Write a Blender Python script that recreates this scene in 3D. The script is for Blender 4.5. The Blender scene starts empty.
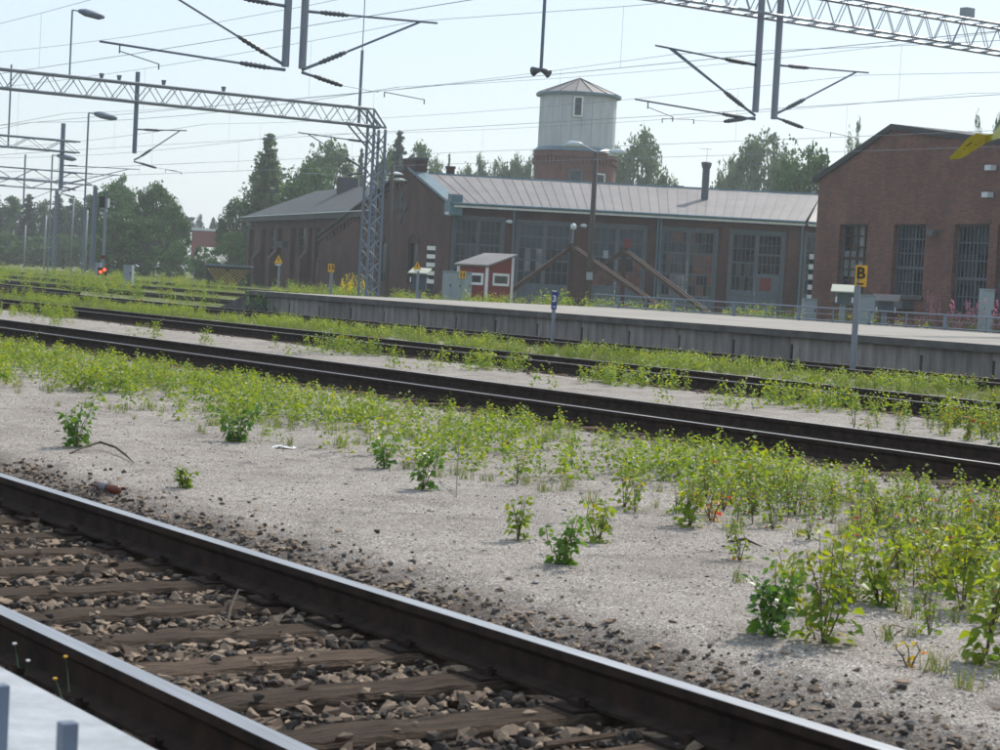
import bpy, math, random
from mathutils import Vector, Matrix
from mathutils import noise as mnoise
R = math.radians
rnd = random.Random(7)
S = bpy.context.scene
COL = S.collection

# ------------------------------------------------------------------ camera, sky, sun
CAMZ, FOC, YAW, PIT, ROL = 1.292, 1995.0, 0.60114, 0.04669, 0.0535
def cam_axes():
    F = Vector((math.sin(YAW)*math.cos(PIT), math.cos(YAW)*math.cos(PIT), -math.sin(PIT)))
    Rt = Vector((math.cos(YAW), -math.sin(YAW), 0)); U = Rt.cross(F)
    return Rt*math.cos(ROL)+U*math.sin(ROL), U*math.cos(ROL)-Rt*math.sin(ROL), F
CR, CU, CF = cam_axes()
CAM = Vector((0, 0, CAMZ))
cd = bpy.data.cameras.new('camera'); co = bpy.data.objects.new('camera', cd); COL.objects.link(co)
co.matrix_world = Matrix.Translation(CAM) @ Matrix((CR, CU, -CF)).transposed().to_4x4()
cd.sensor_width = 36; cd.lens = FOC*36/1000; cd.clip_start = .05; cd.clip_end = 5000
cd.dof.use_dof = True; cd.dof.focus_distance = 32; cd.dof.aperture_fstop = 11
S.camera = co
SUN_EL, SUN_AZ = R(44), YAW + R(33)          # azimuth clockwise from +Y
w = bpy.data.worlds.new('World'); S.world = w; w.use_nodes = True
nt = w.node_tree; nt.nodes.clear()
sky = nt.nodes.new('ShaderNodeTexSky'); sky.sky_type = 'NISHITA'; sky.sun_disc = False
sky.sun_elevation = SUN_EL; sky.sun_rotation = SUN_AZ; sky.dust_density = 1.2; sky.air_density = 1.3; sky.ozone_density = 2.0
bg = nt.nodes.new('ShaderNodeBackground'); bg.inputs[1].default_value = 0.12
wo = nt.nodes.new('ShaderNodeOutputWorld')
mk = nt.nodes.new('ShaderNodeMix'); mk.data_type = 'RGBA'; mk.inputs[0].default_value = .62
mk.inputs[7].default_value = (7.0, 8.25, 9.7, 1)      # thin milky overcast veil over the whole sky
nt.links.new(sky.outputs[0], mk.inputs[6]); nt.links.new(mk.outputs[2], bg.inputs[0]); nt.links.new(bg.outputs[0], wo.inputs[0])
sl = bpy.data.lights.new('sun', 'SUN'); sl.energy = 4.2; sl.angle = R(.6); sl.color = (1, .95, .87)
so = bpy.data.objects.new('sun', sl); COL.objects.link(so)
sd = Vector((math.sin(SUN_AZ)*math.cos(SUN_EL), math.cos(SUN_AZ)*math.cos(SUN_EL), math.sin(SUN_EL)))
so.rotation_euler = sd.to_track_quat('Z', 'Y').to_euler()
S.view_settings.view_transform = 'Standard'; S.view_settings.look = 'None'
S.cycles.pixel_filter_type = 'BLACKMAN_HARRIS'; S.cycles.filter_width = 1.6
S.view_settings.exposure = 0.0; S.view_settings.gamma = 1

# ------------------------------------------------------------------ placing helpers
def ray(px, py): return CR*((px-500)/FOC) - CU*((py-375)/FOC) + CF
def on(px, py, D): return CAM + ray(px, py)*D
def onz(px, py, z): r = ray(px, py); return CAM + r*((z-CAMZ)/r.z)
def onp(px, py, p): r = ray(px, py); return CAM + r*(p/r.x)
def ont(px, py, t): r = ray(px, py); return CAM + r*(t/r.y)
def plan(px, D, py=290): v = on(px, py, D); v.z = 0; return v
V = Vector

# ------------------------------------------------------------------ materials
def nodes(name):
    m = bpy.data.materials.new(name); m.use_nodes = True
    t = m.node_tree; b = t.nodes['Principled BSDF']
    return m, t, b
def N(t, typ, **k):
    n = t.nodes.new(typ)
    for a, v in k.items(): setattr(n, a, v)
    return n
def ramp(t, stops, interp='LINEAR'):
    r = N(t, 'ShaderNodeValToRGB'); e = r.color_ramp.elements; r.color_ramp.interpolation = interp
    while len(e) < len(stops): e.new(.5)
    for i, (p, c) in enumerate(stops):
        e[i].position = p; e[i].color = (c, c, c, 1) if isinstance(c, (int, float)) else (*c, 1)
    return r
def mat(name, c, c2=None, rough=.7, metal=0, scale=5, bump=.2, dist=.01, stretch=(1,1,1), rnd_obj=0, spec=.4, coat=0, detail=6):
    m, t, b = nodes(name); L = t.links.new
    tc = N(t, 'ShaderNodeTexCoord'); mp = N(t, 'ShaderNodeMapping'); mp.inputs['Scale'].default_value = stretch
    L(tc.outputs['Object'], mp.inputs[0])
    n = N(t, 'ShaderNodeTexNoise'); n.inputs['Scale'].default_value = scale; n.inputs['Detail'].default_value = detail; n.inputs['Roughness'].default_value = .65
    L(mp.outputs[0], n.inputs['Vector'])
    c2 = c2 or tuple(x*.6 for x in c)
    r = ramp(t, [(.32, c2), (.66, c)]); L(n.outputs[0], r.inputs[0]); out = r.outputs[0]
    if rnd_obj:
        oi = N(t, 'ShaderNodeObjectInfo'); mr = N(t, 'ShaderNodeMapRange'); mr.inputs[3].default_value = 1-rnd_obj; mr.inputs[4].default_value = 1+rnd_obj
        L(oi.outputs['Random'], mr.inputs[0]); hs = N(t, 'ShaderNodeHueSaturation'); L(mr.outputs[0], hs.inputs['Value']); L(out, hs.inputs['Color']); out = hs.outputs[0]
    L(out, b.inputs['Base Color'])
    b.inputs['Roughness'].default_value = rough; b.inputs['Metallic'].default_value = metal
    b.inputs['Specular IOR Level'].default_value = spec; b.inputs['Coat Weight'].default_value = coat
    if bump:
        bp = N(t, 'ShaderNodeBump'); bp.inputs['Strength'].default_value = bump; bp.inputs['Distance'].default_value = dist
        n2 = N(t, 'ShaderNodeTexNoise'); n2.inputs['Scale'].default_value = scale*3; n2.inputs['Detail'].default_value = 8
        L(mp.outputs[0], n2.inputs['Vector']); L(n2.outputs[0], bp.inputs['Height']); L(bp.outputs[0], b.inputs['Normal'])
    return m
def brick_mat(name, c1, c2, mortar, dirt=.5):
    m, t, b = nodes(name); L = t.links.new
    uv = N(t, 'ShaderNodeUVMap', uv_map='UVMap')
    br = N(t, 'ShaderNodeTexBrick'); br.inputs['Scale'].default_value = 1
    br.inputs['Brick Width'].default_value = .27; br.inputs['Row Height'].default_value = .082; br.inputs['Mortar Size'].default_value = .008
    br.inputs['Color1'].default_value = (*c1, 1); br.inputs['Color2'].default_value = (*c2, 1); br.inputs['Mortar'].default_value = (*mortar, 1)
    br.inputs['Bias'].default_value = -.1
    L(uv.outputs[0], br.inputs['Vector'])
    n = N(t, 'ShaderNodeTexNoise'); n.inputs['Scale'].default_value = .7; n.inputs['Detail'].default_value = 8; n.inputs['Roughness'].default_value = .7
    mp = N(t, 'ShaderNodeMapping'); mp.inputs['Scale'].default_value = (1, .45, 1); L(uv.outputs[0], mp.inputs[0]); L(mp.outputs[0], n.inputs['Vector'])
    r = ramp(t, [(.3, (dirt, dirt*.97, dirt*.95)), (.7, (1.15, 1.12, 1.1))]); L(n.outputs[0], r.inputs[0])
    mx = N(t, 'ShaderNodeMix', data_type='RGBA', blend_type='MULTIPLY'); mx.inputs[0].default_value = 1
    L(br.outputs[0], mx.inputs[6]); L(r.outputs[0], mx.inputs[7]); L(mx.outputs[2], b.inputs['Base Color'])
    bp = N(t, 'ShaderNodeBump'); bp.inputs['Strength'].default_value = .6; bp.inputs['Distance'].default_value = .01; bp.invert = True
    L(br.outputs['Fac'], bp.inputs['Height']); L(bp.outputs[0], b.inputs['Normal']); b.inputs['Roughness'].default_value = .9
    return m
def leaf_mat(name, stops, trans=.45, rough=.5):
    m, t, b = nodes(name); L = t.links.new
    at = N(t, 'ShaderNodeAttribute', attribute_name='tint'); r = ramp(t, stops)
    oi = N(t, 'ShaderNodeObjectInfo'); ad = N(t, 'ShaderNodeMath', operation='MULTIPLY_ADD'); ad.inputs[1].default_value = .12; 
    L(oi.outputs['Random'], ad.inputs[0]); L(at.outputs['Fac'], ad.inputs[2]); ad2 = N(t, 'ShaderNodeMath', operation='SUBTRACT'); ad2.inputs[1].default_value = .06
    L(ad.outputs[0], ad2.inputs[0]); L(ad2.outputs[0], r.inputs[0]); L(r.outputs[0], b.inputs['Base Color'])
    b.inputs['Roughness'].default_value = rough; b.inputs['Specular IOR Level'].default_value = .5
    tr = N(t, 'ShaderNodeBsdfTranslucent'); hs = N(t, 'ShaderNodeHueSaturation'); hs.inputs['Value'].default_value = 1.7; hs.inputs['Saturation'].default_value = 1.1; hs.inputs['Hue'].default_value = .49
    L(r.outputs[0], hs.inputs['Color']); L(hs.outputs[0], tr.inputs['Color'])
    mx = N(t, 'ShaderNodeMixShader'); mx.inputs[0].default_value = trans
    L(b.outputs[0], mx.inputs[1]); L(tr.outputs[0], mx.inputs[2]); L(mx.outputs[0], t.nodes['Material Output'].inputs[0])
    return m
def glass_mat(name, c, rough=.12):
    m, t, b = nodes(name); L = t.links.new
    b.inputs['Base Color'].default_value = (*c, 1); b.inputs['Roughness'].default_value = rough; b.inputs['Specular IOR Level'].default_value = .30
    tc = N(t, 'ShaderNodeTexCoord'); n = N(t, 'ShaderNodeTexNoise'); n.inputs['Scale'].default_value = 1.3; L(tc.outputs['Object'], n.inputs['Vector'])
    r = ramp(t, [(.35, tuple(x*.55 for x in c)), (.65, tuple(x*1.3 for x in c))]); L(n.outputs[0], r.inputs[0]); L(r.outputs[0], b.inputs['Base Color'])
    bp = N(t, 'ShaderNodeBump'); bp.inputs['Strength'].default_value = .05; L(n.outputs[0], bp.inputs['Height']); L(bp.outputs[0], b.inputs['Normal'])
    return m
def emis(name, c, s):
    m, t, b = nodes(name); b.inputs['Base Color'].default_value = (*c, 1); b.inputs['Emission Color'].default_value = (*c, 1); b.inputs['Emission Strength'].default_value = s
    return m

M = {}
M['rail'] = mat('rail_rust', (.052, .032, .023), (.016, .012, .010), rough=.9, spec=.15, scale=9, bump=.3, dist=.003)
M['steel'] = mat('rail_polished', (.46, .46, .47), (.30, .30, .31), rough=.40, metal=.9, scale=2, stretch=(20, .6, 1), bump=.03)
M['steel_dull'] = mat('rail_dull', (.34, .33, .33), (.20, .18, .16), rough=.42, metal=.8, scale=3, stretch=(20, .6, 1), bump=.05)
M['sleeper'] = mat('sleeper_wood', (.25, .175, .125), (.026, .019, .014), spec=.15, rough=.95, scale=4.5, stretch=(.8, 16, 9), bump=1.0, dist=.05, rnd_obj=.3)
M['stone'] = mat('ballast_stone', (.32, .235, .165), (.12, .088, .062), rough=.95, scale=14, bump=.5, dist=.006, rnd_obj=.35)
M['stone_red'] = mat('ballast_stone_brown', (.22, .15, .105), (.10, .07, .052), rough=.95, scale=14, bump=.5, dist=.006, rnd_obj=.35)
M['stone_dark'] = mat('ballast_stone_dark', (.075, .060, .050), (.03, .025, .022), rough=.95, scale=14, bump=.5, dist=.006, rnd_obj=.3)
M['pebble'] = mat('pebble', (.50, .47, .44), (.22, .20, .19), rough=.9, scale=3, bump=0)
M['plat_top'] = mat('platform_paving', (.34, .31, .27), (.24, .215, .19), rough=.95, scale=.7, bump=.3)
M['conc'] = mat('platform_concrete', (.31, .28, .255), (.12, .108, .10), rough=.95, scale=1.6, stretch=(2.2, 2.2, .35), bump=.4, rnd_obj=.2)
M['conc_dark'] = mat('platform_coping', (.14, .132, .125), (.07, .066, .062), rough=.95, scale=2, bump=.4)
M['white_conc'] = mat('pale_platform', (.42, .44, .46), (.29, .305, .32), rough=.8, scale=7, bump=.4)
M['galv'] = mat('galvanised_steel', (.26, .29, .33), (.17, .19, .22), rough=.5, metal=.35, scale=6, bump=.1)
M['galv_blue'] = mat('painted_steel', (.17, .21, .27), (.12, .145, .19), rough=.5, metal=.2, scale=6, bump=.1)
M['insul'] = mat('insulator', (.10, .115, .13), (.06, .07, .08), rough=.4, scale=8, bump=0)
M['wire'] = mat('copper_wire', (.30, .34, .38), (.24, .27, .31), rough=.6, metal=.3, scale=2, bump=0)
M['brick_h'] = brick_mat('roundhouse_brick', (.115, .038, .032), (.055, .023, .021), (.095, .070, .062), .30)
M['brick_r'] = brick_mat('workshop_brick', (.205, .080, .062), (.105, .046, .040), (.20, .155, .135), .55)
M['brick_t'] = brick_mat('tower_brick', (.20, .075, .058), (.13, .052, .043), (.16, .12, .11), .55)
M['roof'] = mat('metal_roof_sheet', (.215, .19, .182), (.155, .14, .135), rough=.55, metal=.1, scale=.6, bump=.1, rnd_obj=.06)
M['roof_dark'] = mat('felt_roof', (.058, .064, .070), (.040, .045, .050), rough=.8, scale=.8, bump=.2)
M['teal'] = mat('blue_green_flashing', (.11, .19, .23), (.075, .13, .16), rough=.5, metal=.1, scale=2, bump=.1)
M['white'] = mat('white_paint', (.78, .78, .77), (.62, .62, .60), rough=.6, scale=3, bump=.1)
M['tower'] = mat('tower_render', (.50, .52, .53), (.40, .415, .425), rough=.85, scale=1.1, stretch=(1, 1, .35), bump=.1)
M['frame'] = mat('grey_door_frame', (.105, .128, .152), (.068, .085, .100), rough=.7, scale=3, bump=.1)
M['panel'] = mat('door_panel', (.085, .112, .135), (.06, .078, .092), rough=.7, scale=2, stretch=(3, 3, .4), bump=.1)
M['g_dark'] = glass_mat('dark_glass', (.010, .014, .018))
M['g_blue'] = glass_mat('blue_glass', (.032, .048, .062))
M['g_rust_refl'] = glass_mat('rust_reflection_pane', (.13, .050, .034), .4)  # orange-brown reflections put into the pane colour
M['g_pale'] = glass_mat('pale_pane', (.20, .21, .22), .4)  # on the roundhouse doors, pale reflections put into the pane colour
M['g_green'] = glass_mat('greenish_pane', (.045, .055, .040), .3)
M['hut_red'] = mat('red_boards', (.22, .035, .032), (.15, .022, .022), rough=.8, scale=4, stretch=(6, 6, .5), bump=.2)
M['cabinet'] = mat('pale_cabinet', (.30, .34, .37), (.24, .275, .30), rough=.6, scale=2, bump=.05)
M['yellow'] = mat('yellow_sign', (.78, .42, .03), (.66, .34, .02), rough=.5, scale=8, bump=0)
M['black'] = mat('black_paint', (.015, .014, .015), rough=.6, scale=5, bump=0)
M['blue'] = mat('blue_sign', (.02, .05, .24), (.015, .04, .18), rough=.4, scale=5, bump=0)
M['rust'] = mat('rusty_beam', (.085, .045, .034), (.040, .025, .021), rough=.9, scale=4, bump=.4)
M['pole'] = mat('wooden_pole', (.10, .085, .075), (.055, .047, .043), rough=.9, scale=3, stretch=(8, 8, .4), bump=.3)
M['debris'] = mat('red_brown_debris', (.24, .11, .06), (.12, .06, .035), rough=.9, scale=2, bump=0)
M['bark'] = mat('bark', (.10, .08, .065), (.045, .036, .03), rough=.95, scale=4, stretch=(2, 2, .5), bump=.5)
M['lampcap'] = mat('lamp_housing', (.60, .66, .68), (.5, .55, .57), rough=.35, scale=3, bump=0)
M['red'] = mat('red_board', (.17, .022, .022), (.12, .015, .015), rough=.7, scale=4, bump=0)
M['far_red'] = mat('far_red_wall', (.20, .03, .03), (.16, .022, .022), rough=.8, scale=.5, bump=0)
M['far_roof'] = mat('pale_green_roof', (.42, .44, .36), (.33, .35, .29), rough=.8, scale=.4, bump=0)
M['pink'] = mat('pink_wall', (.42, .20, .19), (.36, .16, .15), rough=.8, scale=.5, bump=0)
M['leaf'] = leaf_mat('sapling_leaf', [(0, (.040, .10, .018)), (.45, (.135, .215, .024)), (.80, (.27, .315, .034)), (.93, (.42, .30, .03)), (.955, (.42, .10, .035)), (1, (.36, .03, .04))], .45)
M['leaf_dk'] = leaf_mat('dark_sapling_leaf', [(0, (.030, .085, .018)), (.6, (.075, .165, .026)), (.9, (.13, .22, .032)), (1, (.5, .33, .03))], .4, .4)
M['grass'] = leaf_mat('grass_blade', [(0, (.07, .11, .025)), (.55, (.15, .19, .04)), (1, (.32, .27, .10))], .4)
M['pinkfl'] = leaf_mat('willowherb', [(0, (.08, .13, .04)), (.45, (.16, .18, .06)), (.6, (.42, .13, .20)), (1, (.50, .22, .28))], .4)
M['stem'] = mat('weed_stem', (.13, .10, .05), (.07, .06, .03), rough=.8, bump=0)
for nm, a, b_, c_ in (('tree_dark', (.009, .034, .007), (.026, .085, .013), (.085, .18, .026)),
                     ('tree_mid', (.016, .046, .014), (.040, .100, .024), (.085, .160, .038)),
                     ('tree_pale', (.034, .066, .030), (.070, .122, .046), (.12, .185, .072)),
                     ('tree_fir', (.010, .024, .018), (.022, .044, .028), (.042, .072, .042))):
    M[nm] = leaf_mat(nm, [(0, a), (.5, b_), (1, c_)], .3, .6)

# ------------------------------------------------------------------ mesh builder and object helpers
class MB:
    def __init__(s): s.v, s.f, s.m, s.t = [], [], [], None
    def face(s, pts, mi=0):
        b = len(s.v); s.v += [V(p) for p in pts]; s.f.append(tuple(range(b, b+len(pts)))); s.m.append(mi)
    def hexa(s, c, mi=0):                      # 8 corners, bottom 0-3 then top 4-7
        b = len(s.v); s.v += [V(p) for p in c]
        for q in ((0,3,2,1),(4,5,6,7),(0,1,5,4),(1,2,6,5),(2,3,7,6),(3,0,4,7)):
            s.f.append(tuple(b+i for i in q)); s.m.append(mi)
    def box(s, o, ax, ay, az, mi=0):           # o corner, three edge vectors
        o, ax, ay, az = V(o), V(ax), V(ay), V(az)
        if ax.cross(ay).dot(az) < 0: ax, ay = ay, ax
        s.hexa([o, o+ax, o+ax+ay, o+ay, o+az, o+ax+az, o+ax+ay+az, o+ay+az], mi)
    def cbox(s, c, sx, sy, sz, mi=0, rz=0):
        a = V((math.cos(rz), math.sin(rz), 0)); b = V((-a.y, a.x, 0)); c = V(c)
        s.box(c-a*sx/2-b*sy/2-V((0,0,sz/2)), a*sx, b*sy, V((0,0,sz)), mi)
    def tube(s, pts, rs, n=8, mi=0, cap=True):
        pts = [V(p) for p in pts]; rs = rs if isinstance(rs, (list, tuple)) else [rs]*len(pts)
        b = len(s.v); up = V((0,0,1))
        for i, p in enumerate(pts):
            d = (pts[min(i+1, len(pts)-1)]-pts[max(i-1, 0)]).normalized()
            a = d.cross(up if abs(d.z) < .95 else V((1,0,0))).normalized(); c = a.cross(d)
            for k in range(n): an = 2*math.pi*k/n; s.v.append(p+(a*math.cos(an)+c*math.sin(an))*rs[i])
        for i in range(len(pts)-1):
            for k in range(n):
                s.f.append((b+i*n+k, b+i*n+(k+1) % n, b+(i+1)*n+(k+1) % n, b+(i+1)*n+k)[::-1]); s.m.append(mi)
        if cap:
            s.f.append(tuple(b+k for k in range(n))); s.m.append(mi)
            s.f.append(tuple(b+(len(pts)-1)*n+k for k in range(n))[::-1]); s.m.append(mi)
    def mesh(s, name, mats, org=V((0,0,0)), smooth=False):
        me = bpy.data.meshes.new(name)
        me.from_pydata([tuple(p-org) for p in s.v], [], s.f)
        for m in (mats if isinstance(mats, (list, tuple)) else [mats]): me.materials.append(m)
        me.polygons.foreach_set('material_index', s.m)
        if smooth: me.polygons.foreach_set('use_smooth', [True]*len(s.f))
        uv = me.uv_layers.new(name='UVMap'); dat = []
        for f in s.f:
            p0 = s.v[f[0]]; n = V((0,0,0))
            for i in range(len(f)): n += (s.v[f[i]]-p0).cross(s.v[f[(i+1) % len(f)]]-p0)
            if n.length > 0: n.normalize()
            if abs(n.z) < .7 and (n.x or n.y):
                h = V((-n.y, n.x, 0)).normalized()
                for i in f: dat += [s.v[i].dot(h), s.v[i].z]
            else:
                for i in f: dat += [s.v[i].x, s.v[i].y]
        uv.data.foreach_set('uv', dat)
        if s.t is not None:
            a = me.attributes.new('tint', 'FLOAT', 'FACE'); a.data.foreach_set('value', s.t)
        me.update(); return me
    def build(s, name, mats, parent=None, smooth=False, loc=None):
        org = V(parent['_o']) if parent and '_o' in parent else (V(loc) if loc is not None else V((0,0,0)))
        if parent and '_o' not in parent: org = V((0,0,0))
        o = bpy.data.objects.new(name, s.mesh(name, mats, org, smooth)); COL.objects.link(o)
        if parent: o.parent = parent; o['_o'] = tuple(org)
        else: o.location = org; o['_o'] = tuple(org)
        return o
def tag(o, label=None, cat=None, group=None, kind=None):
    if label: o['label'] = label
    if cat: o['category'] = cat
    if group: o['group'] = group
    if kind: o['kind'] = kind
    return o
def thing(name, label, cat, loc=(0,0,0), group=None):
    o = bpy.data.objects.new(name, None); COL.objects.link(o); o.location = loc; o.empty_display_size = .2
    o['_o'] = tuple(loc); return tag(o, label, cat, group)
_unit = {}
def unit_mesh(m, n):
    k = (m.name, n)
    if k not in _unit:
        b = MB(); b.tube([(0,0,0),(0,0,1)], 1, n); _unit[k] = b.mesh('bar', m, smooth=n > 5)
    return _unit[k]
def bar(name, a, b, r, m, parent=None, n=6, r2=None):
    a, b = V(a), V(b); o = bpy.data.objects.new(name, unit_mesh(m, n)); COL.objects.link(o)
    org = V(parent['_o']) if parent and '_o' in parent else V((0,0,0))
    d = b-a; q = d.to_track_quat('Z', 'Y')
    o.matrix_local = Matrix.Translation(a-org) @ q.to_matrix().to_4x4() @ Matrix.Diagonal((r, r2 or r, d.length, 1))
    if parent: o.parent = parent
    return o
def place(name, me, loc, parent=None, rz=0, sc=1, rot=None):
    o = bpy.data.objects.new(name, me); COL.objects.link(o)
    org = V(parent['_o']) if parent and '_o' in parent else V((0,0,0))
    o.location = V(loc)-org; o.rotation_euler = rot or (0, 0, rz); o.scale = sc if hasattr(sc, '__len__') else (sc,)*3
    if parent: o.parent = parent
    return o
def text(name, s, size, c, right, up, m, parent, extrude=.003):
    cu = bpy.data.curves.new(name, 'FONT'); cu.body = s; cu.size = size; cu.align_x = 'CENTER'; cu.align_y = 'CENTER'; cu.extrude = extrude; cu.offset = size*.02
    tmp = bpy.data.objects.new(name+'_tmp', cu); COL.objects.link(tmp)
    me = bpy.data.meshes.new_from_object(tmp); bpy.data.objects.remove(tmp); bpy.data.curves.remove(cu)
    me.materials.clear(); me.materials.append(m)
    o = bpy.data.objects.new(name, me); COL.objects.link(o); nz = V(right).cross(V(up))
    org = V(parent['_o'])
    o.matrix_local = Matrix.Translation(V(c)-org) @ Matrix((right, up, nz)).transposed().to_4x4(); o.parent = parent
    return o

# ------------------------------------------------------------------ ground
TR = [(3.425, 'near'), (13.60, 'mid'), (20.36, 'mid'), (27.5, 'far')]
def ground_h(x, y):
    h = -.125 + .025*mnoise.noise(V((x*.35, y*.35, 0))) + .016*mnoise.noise(V((x*1.7, y*1.7, 3))) + .009*mnoise.noise(V((x*5, y*5, 8)))
    for c, k in TR + [(45.5, 'far'), (57.5, 'far')]:
        d = abs(x-c)
        if d < 1.9: h = min(h, -.215 + max(0, d-1.35)*.17 + .008*mnoise.noise(V((x*4, y*4, 9))))
    if 1.2 < x < 5.6:
        h += .03*mnoise.noise(V((x*2.5, y*2.5, 1)))*(abs(x-3.425) > 1.5)
    if 29.25 < x < 43.3 and y < 57: h = min(h, -.3)
    if x < 1.75: h = -.3
    return h
def axis(brks):
    o = [brks[0][0]]
    for a, b, st in brks:
        n = max(1, round((b-a)/st)); o += [a+(b-a)*i/n for i in range(1, n+1)]
    return o
xs = axis([(-600, -60, 60), (-60, 0, 10), (0, 1.6, .4), (1.6, 12.4, .09), (12.4, 30, .2), (30, 62, .8), (62, 140, 6), (140, 600, 46)])
ys = axis([(-600, -60, 60), (-60, 0, 10), (0, 4, 1), (4, 16, .1), (16, 40, .3), (40, 130, 1.2), (130, 600, 20)])
vs = [(x, y, ground_h(x, y)) for y in ys for x in xs]; nx = len(xs)
fs = [(j*nx+i, j*nx+i+1, (j+1)*nx+i+1, (j+1)*nx+i) for j in range(len(ys)-1) for i in range(nx-1)]
me = bpy.data.meshes.new('ground'); me.from_pydata(vs, [], fs); me.polygons.foreach_set('use_smooth', [True]*len(fs))
def ground_mat():
    m, t, b = nodes('ground_gravel'); L = t.links.new
    tc = N(t, 'ShaderNodeTexCoord'); P = tc.outputs['Object']
    def noise(sc, det=5, ro=.6, st=None):
        n = N(t, 'ShaderNodeTexNoise'); n.inputs['Scale'].default_value = sc; n.inputs['Detail'].default_value = det; n.inputs['Roughness'].default_value = ro
        if st: mp = N(t, 'ShaderNodeMapping'); mp.inputs['Scale'].default_value = st; L(P, mp.inputs[0]); L(mp.outputs[0], n.inputs['Vector'])
        else: L(P, n.inputs['Vector'])
        return n.outputs[0]
    def mix(f, a, c, mode='MIX'):
        x = N(t, 'ShaderNodeMix', data_type='RGBA', blend_type=mode)
        for s_, i in ((f, 0), (a, 6), (c, 7)):
            if isinstance(s_, (int, float)): x.inputs[i].default_value = s_
            elif isinstance(s_, tuple): x.inputs[i].default_value = (*s_, 1)
            else: L(s_, x.inputs[i])
        return x.outputs[2]
    # sand with fine gravel: cells of grit in many greys
    vo = N(t, 'ShaderNodeTexVoronoi'); vo.inputs['Scale'].default_value = 120; L(P, vo.inputs['Vector'])
    sep = N(t, 'ShaderNodeSeparateColor'); L(vo.outputs['Color'], sep.inputs[0])
    grit = ramp(t, [(0, (.13, .112, .098)), (.16, (.25, .22, .195)), (.55, (.365, .328, .292)), (.88, (.46, .42, .38)), (1, (.78, .74, .69))]); L(sep.outputs[0], grit.inputs[0])
    big = ramp(t, [(.28, (.52, .49, .46)), (.44, (.86, .84, .82)), (.66, (1.10, 1.09, 1.08))]); L(noise(1.1, 9, .75), big.inputs[0])
    sand = mix(1.0, grit.outputs[0], big.outputs[0], 'MULTIPLY')
    strk = ramp(t, [(.55, 0.0), (.64, 1.0)]); L(noise(2.6, 10, .78, (1, 1, 1)), strk.inputs[0])
    sand = mix(strk.outputs[0], sand, (.19, .165, .145))
    # ballast ground under the tracks
    v2 = N(t, 'ShaderNodeTexVoronoi'); v2.inputs['Scale'].default_value = 26; L(P, v2.inputs['Vector'])
    sp2 = N(t, 'ShaderNodeSeparateColor'); L(v2.outputs['Color'], sp2.inputs[0])
    bal = ramp(t, [(0, (.018, .015, .013)), (.5, (.055, .043, .035)), (1, (.135, .10, .078))]); L(sp2.outputs[0], bal.inputs[0])
    # weedy earth beyond
    ea = ramp(t, [(.30, (.075, .07, .04)), (.42, (.16, .165, .06)), (.52, (.12, .155, .045)), (.60, (.30, .27, .20)), (.8, (.36, .33, .28))]); L(noise(.5, 10, .8), ea.inputs[0])
    sx = N(t, 'ShaderNodeSeparateXYZ'); L(P, sx.inputs[0])
    wob = N(t, 'ShaderNodeMath', operation='MULTIPLY_ADD'); wob.inputs[1].default_value = .9; L(noise(1.6, 6, .7), wob.inputs[0]); L(sx.outputs[0], wob.inputs[2])
    sc = N(t, 'ShaderNodeMath', operation='MULTIPLY'); sc.inputs[1].default_value = 1/64; L(wob.outputs[0], sc.inputs[0])
    st = [(0, 1.0)]; o_ = .45
    for c in (3.425, 13.6, 20.36, 27.5, 45.5, 57.5):
        wd = 1.72 if c > 10 else 1.58
        st += [((c-wd-.15+o_)/64, 0.0 if c > 10 else 1.0), ((c-wd+.15+o_)/64, 1.0), ((c+wd-.15+o_)/64, 1.0), ((c+wd+.25+o_)/64, 0.0)]
    rm = ramp(t, st); L(sc.outputs[0], rm.inputs[0])
    c1 = mix(rm.outputs[0], sand, bal.outputs[0])
    # distance zones: beyond the platform and far up the line the ground is weedy
    def step(axis, lo, hi):
        mr = N(t, 'ShaderNodeMapRange'); mr.inputs[1].default_value = lo; mr.inputs[2].default_value = hi
        L(sx.outputs[axis], mr.inputs[0]); return mr.outputs[0]
    mxa = N(t, 'ShaderNodeMath', operation='MAXIMUM'); L(step(0, 43, 44), mxa.inputs[0]); L(step(1, 48, 62), mxa.inputs[1])
    inv = N(t, 'ShaderNodeMath', operation='SUBTRACT'); inv.inputs[0].default_value = 1; L(rm.outputs[0], inv.inputs[1])
    ml = N(t, 'ShaderNodeMath', operation='MULTIPLY'); L(mxa.outputs[0], ml.inputs[0]); L(inv.outputs[0], ml.inputs[1])
    c2 = mix(ml.outputs[0], c1, ea.outputs[0])
    L(c2, b.inputs['Base Color']); b.inputs['Roughness'].default_value = .95; b.inputs['Specular IOR Level'].default_value = .2
    bp = N(t, 'ShaderNodeBump'); bp.inputs['Strength'].default_value = .7; bp.inputs['Distance'].default_value = .012
    L(vo.outputs['Distance'], bp.inputs['Height'])
    b2 = N(t, 'ShaderNodeBump'); b2.inputs['Strength'].default_value = .5; b2.inputs['Distance'].default_value = .04; L(noise(14, 8, .7), b2.inputs['Height']); L(bp.outputs[0], b2.inputs['Normal'])
    L(b2.outputs[0], b.inputs['Normal'])
    return m
me.materials.append(ground_mat())
ground = bpy.data.objects.new('ground', me); COL.objects.link(ground); tag(ground, kind='structure')

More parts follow.
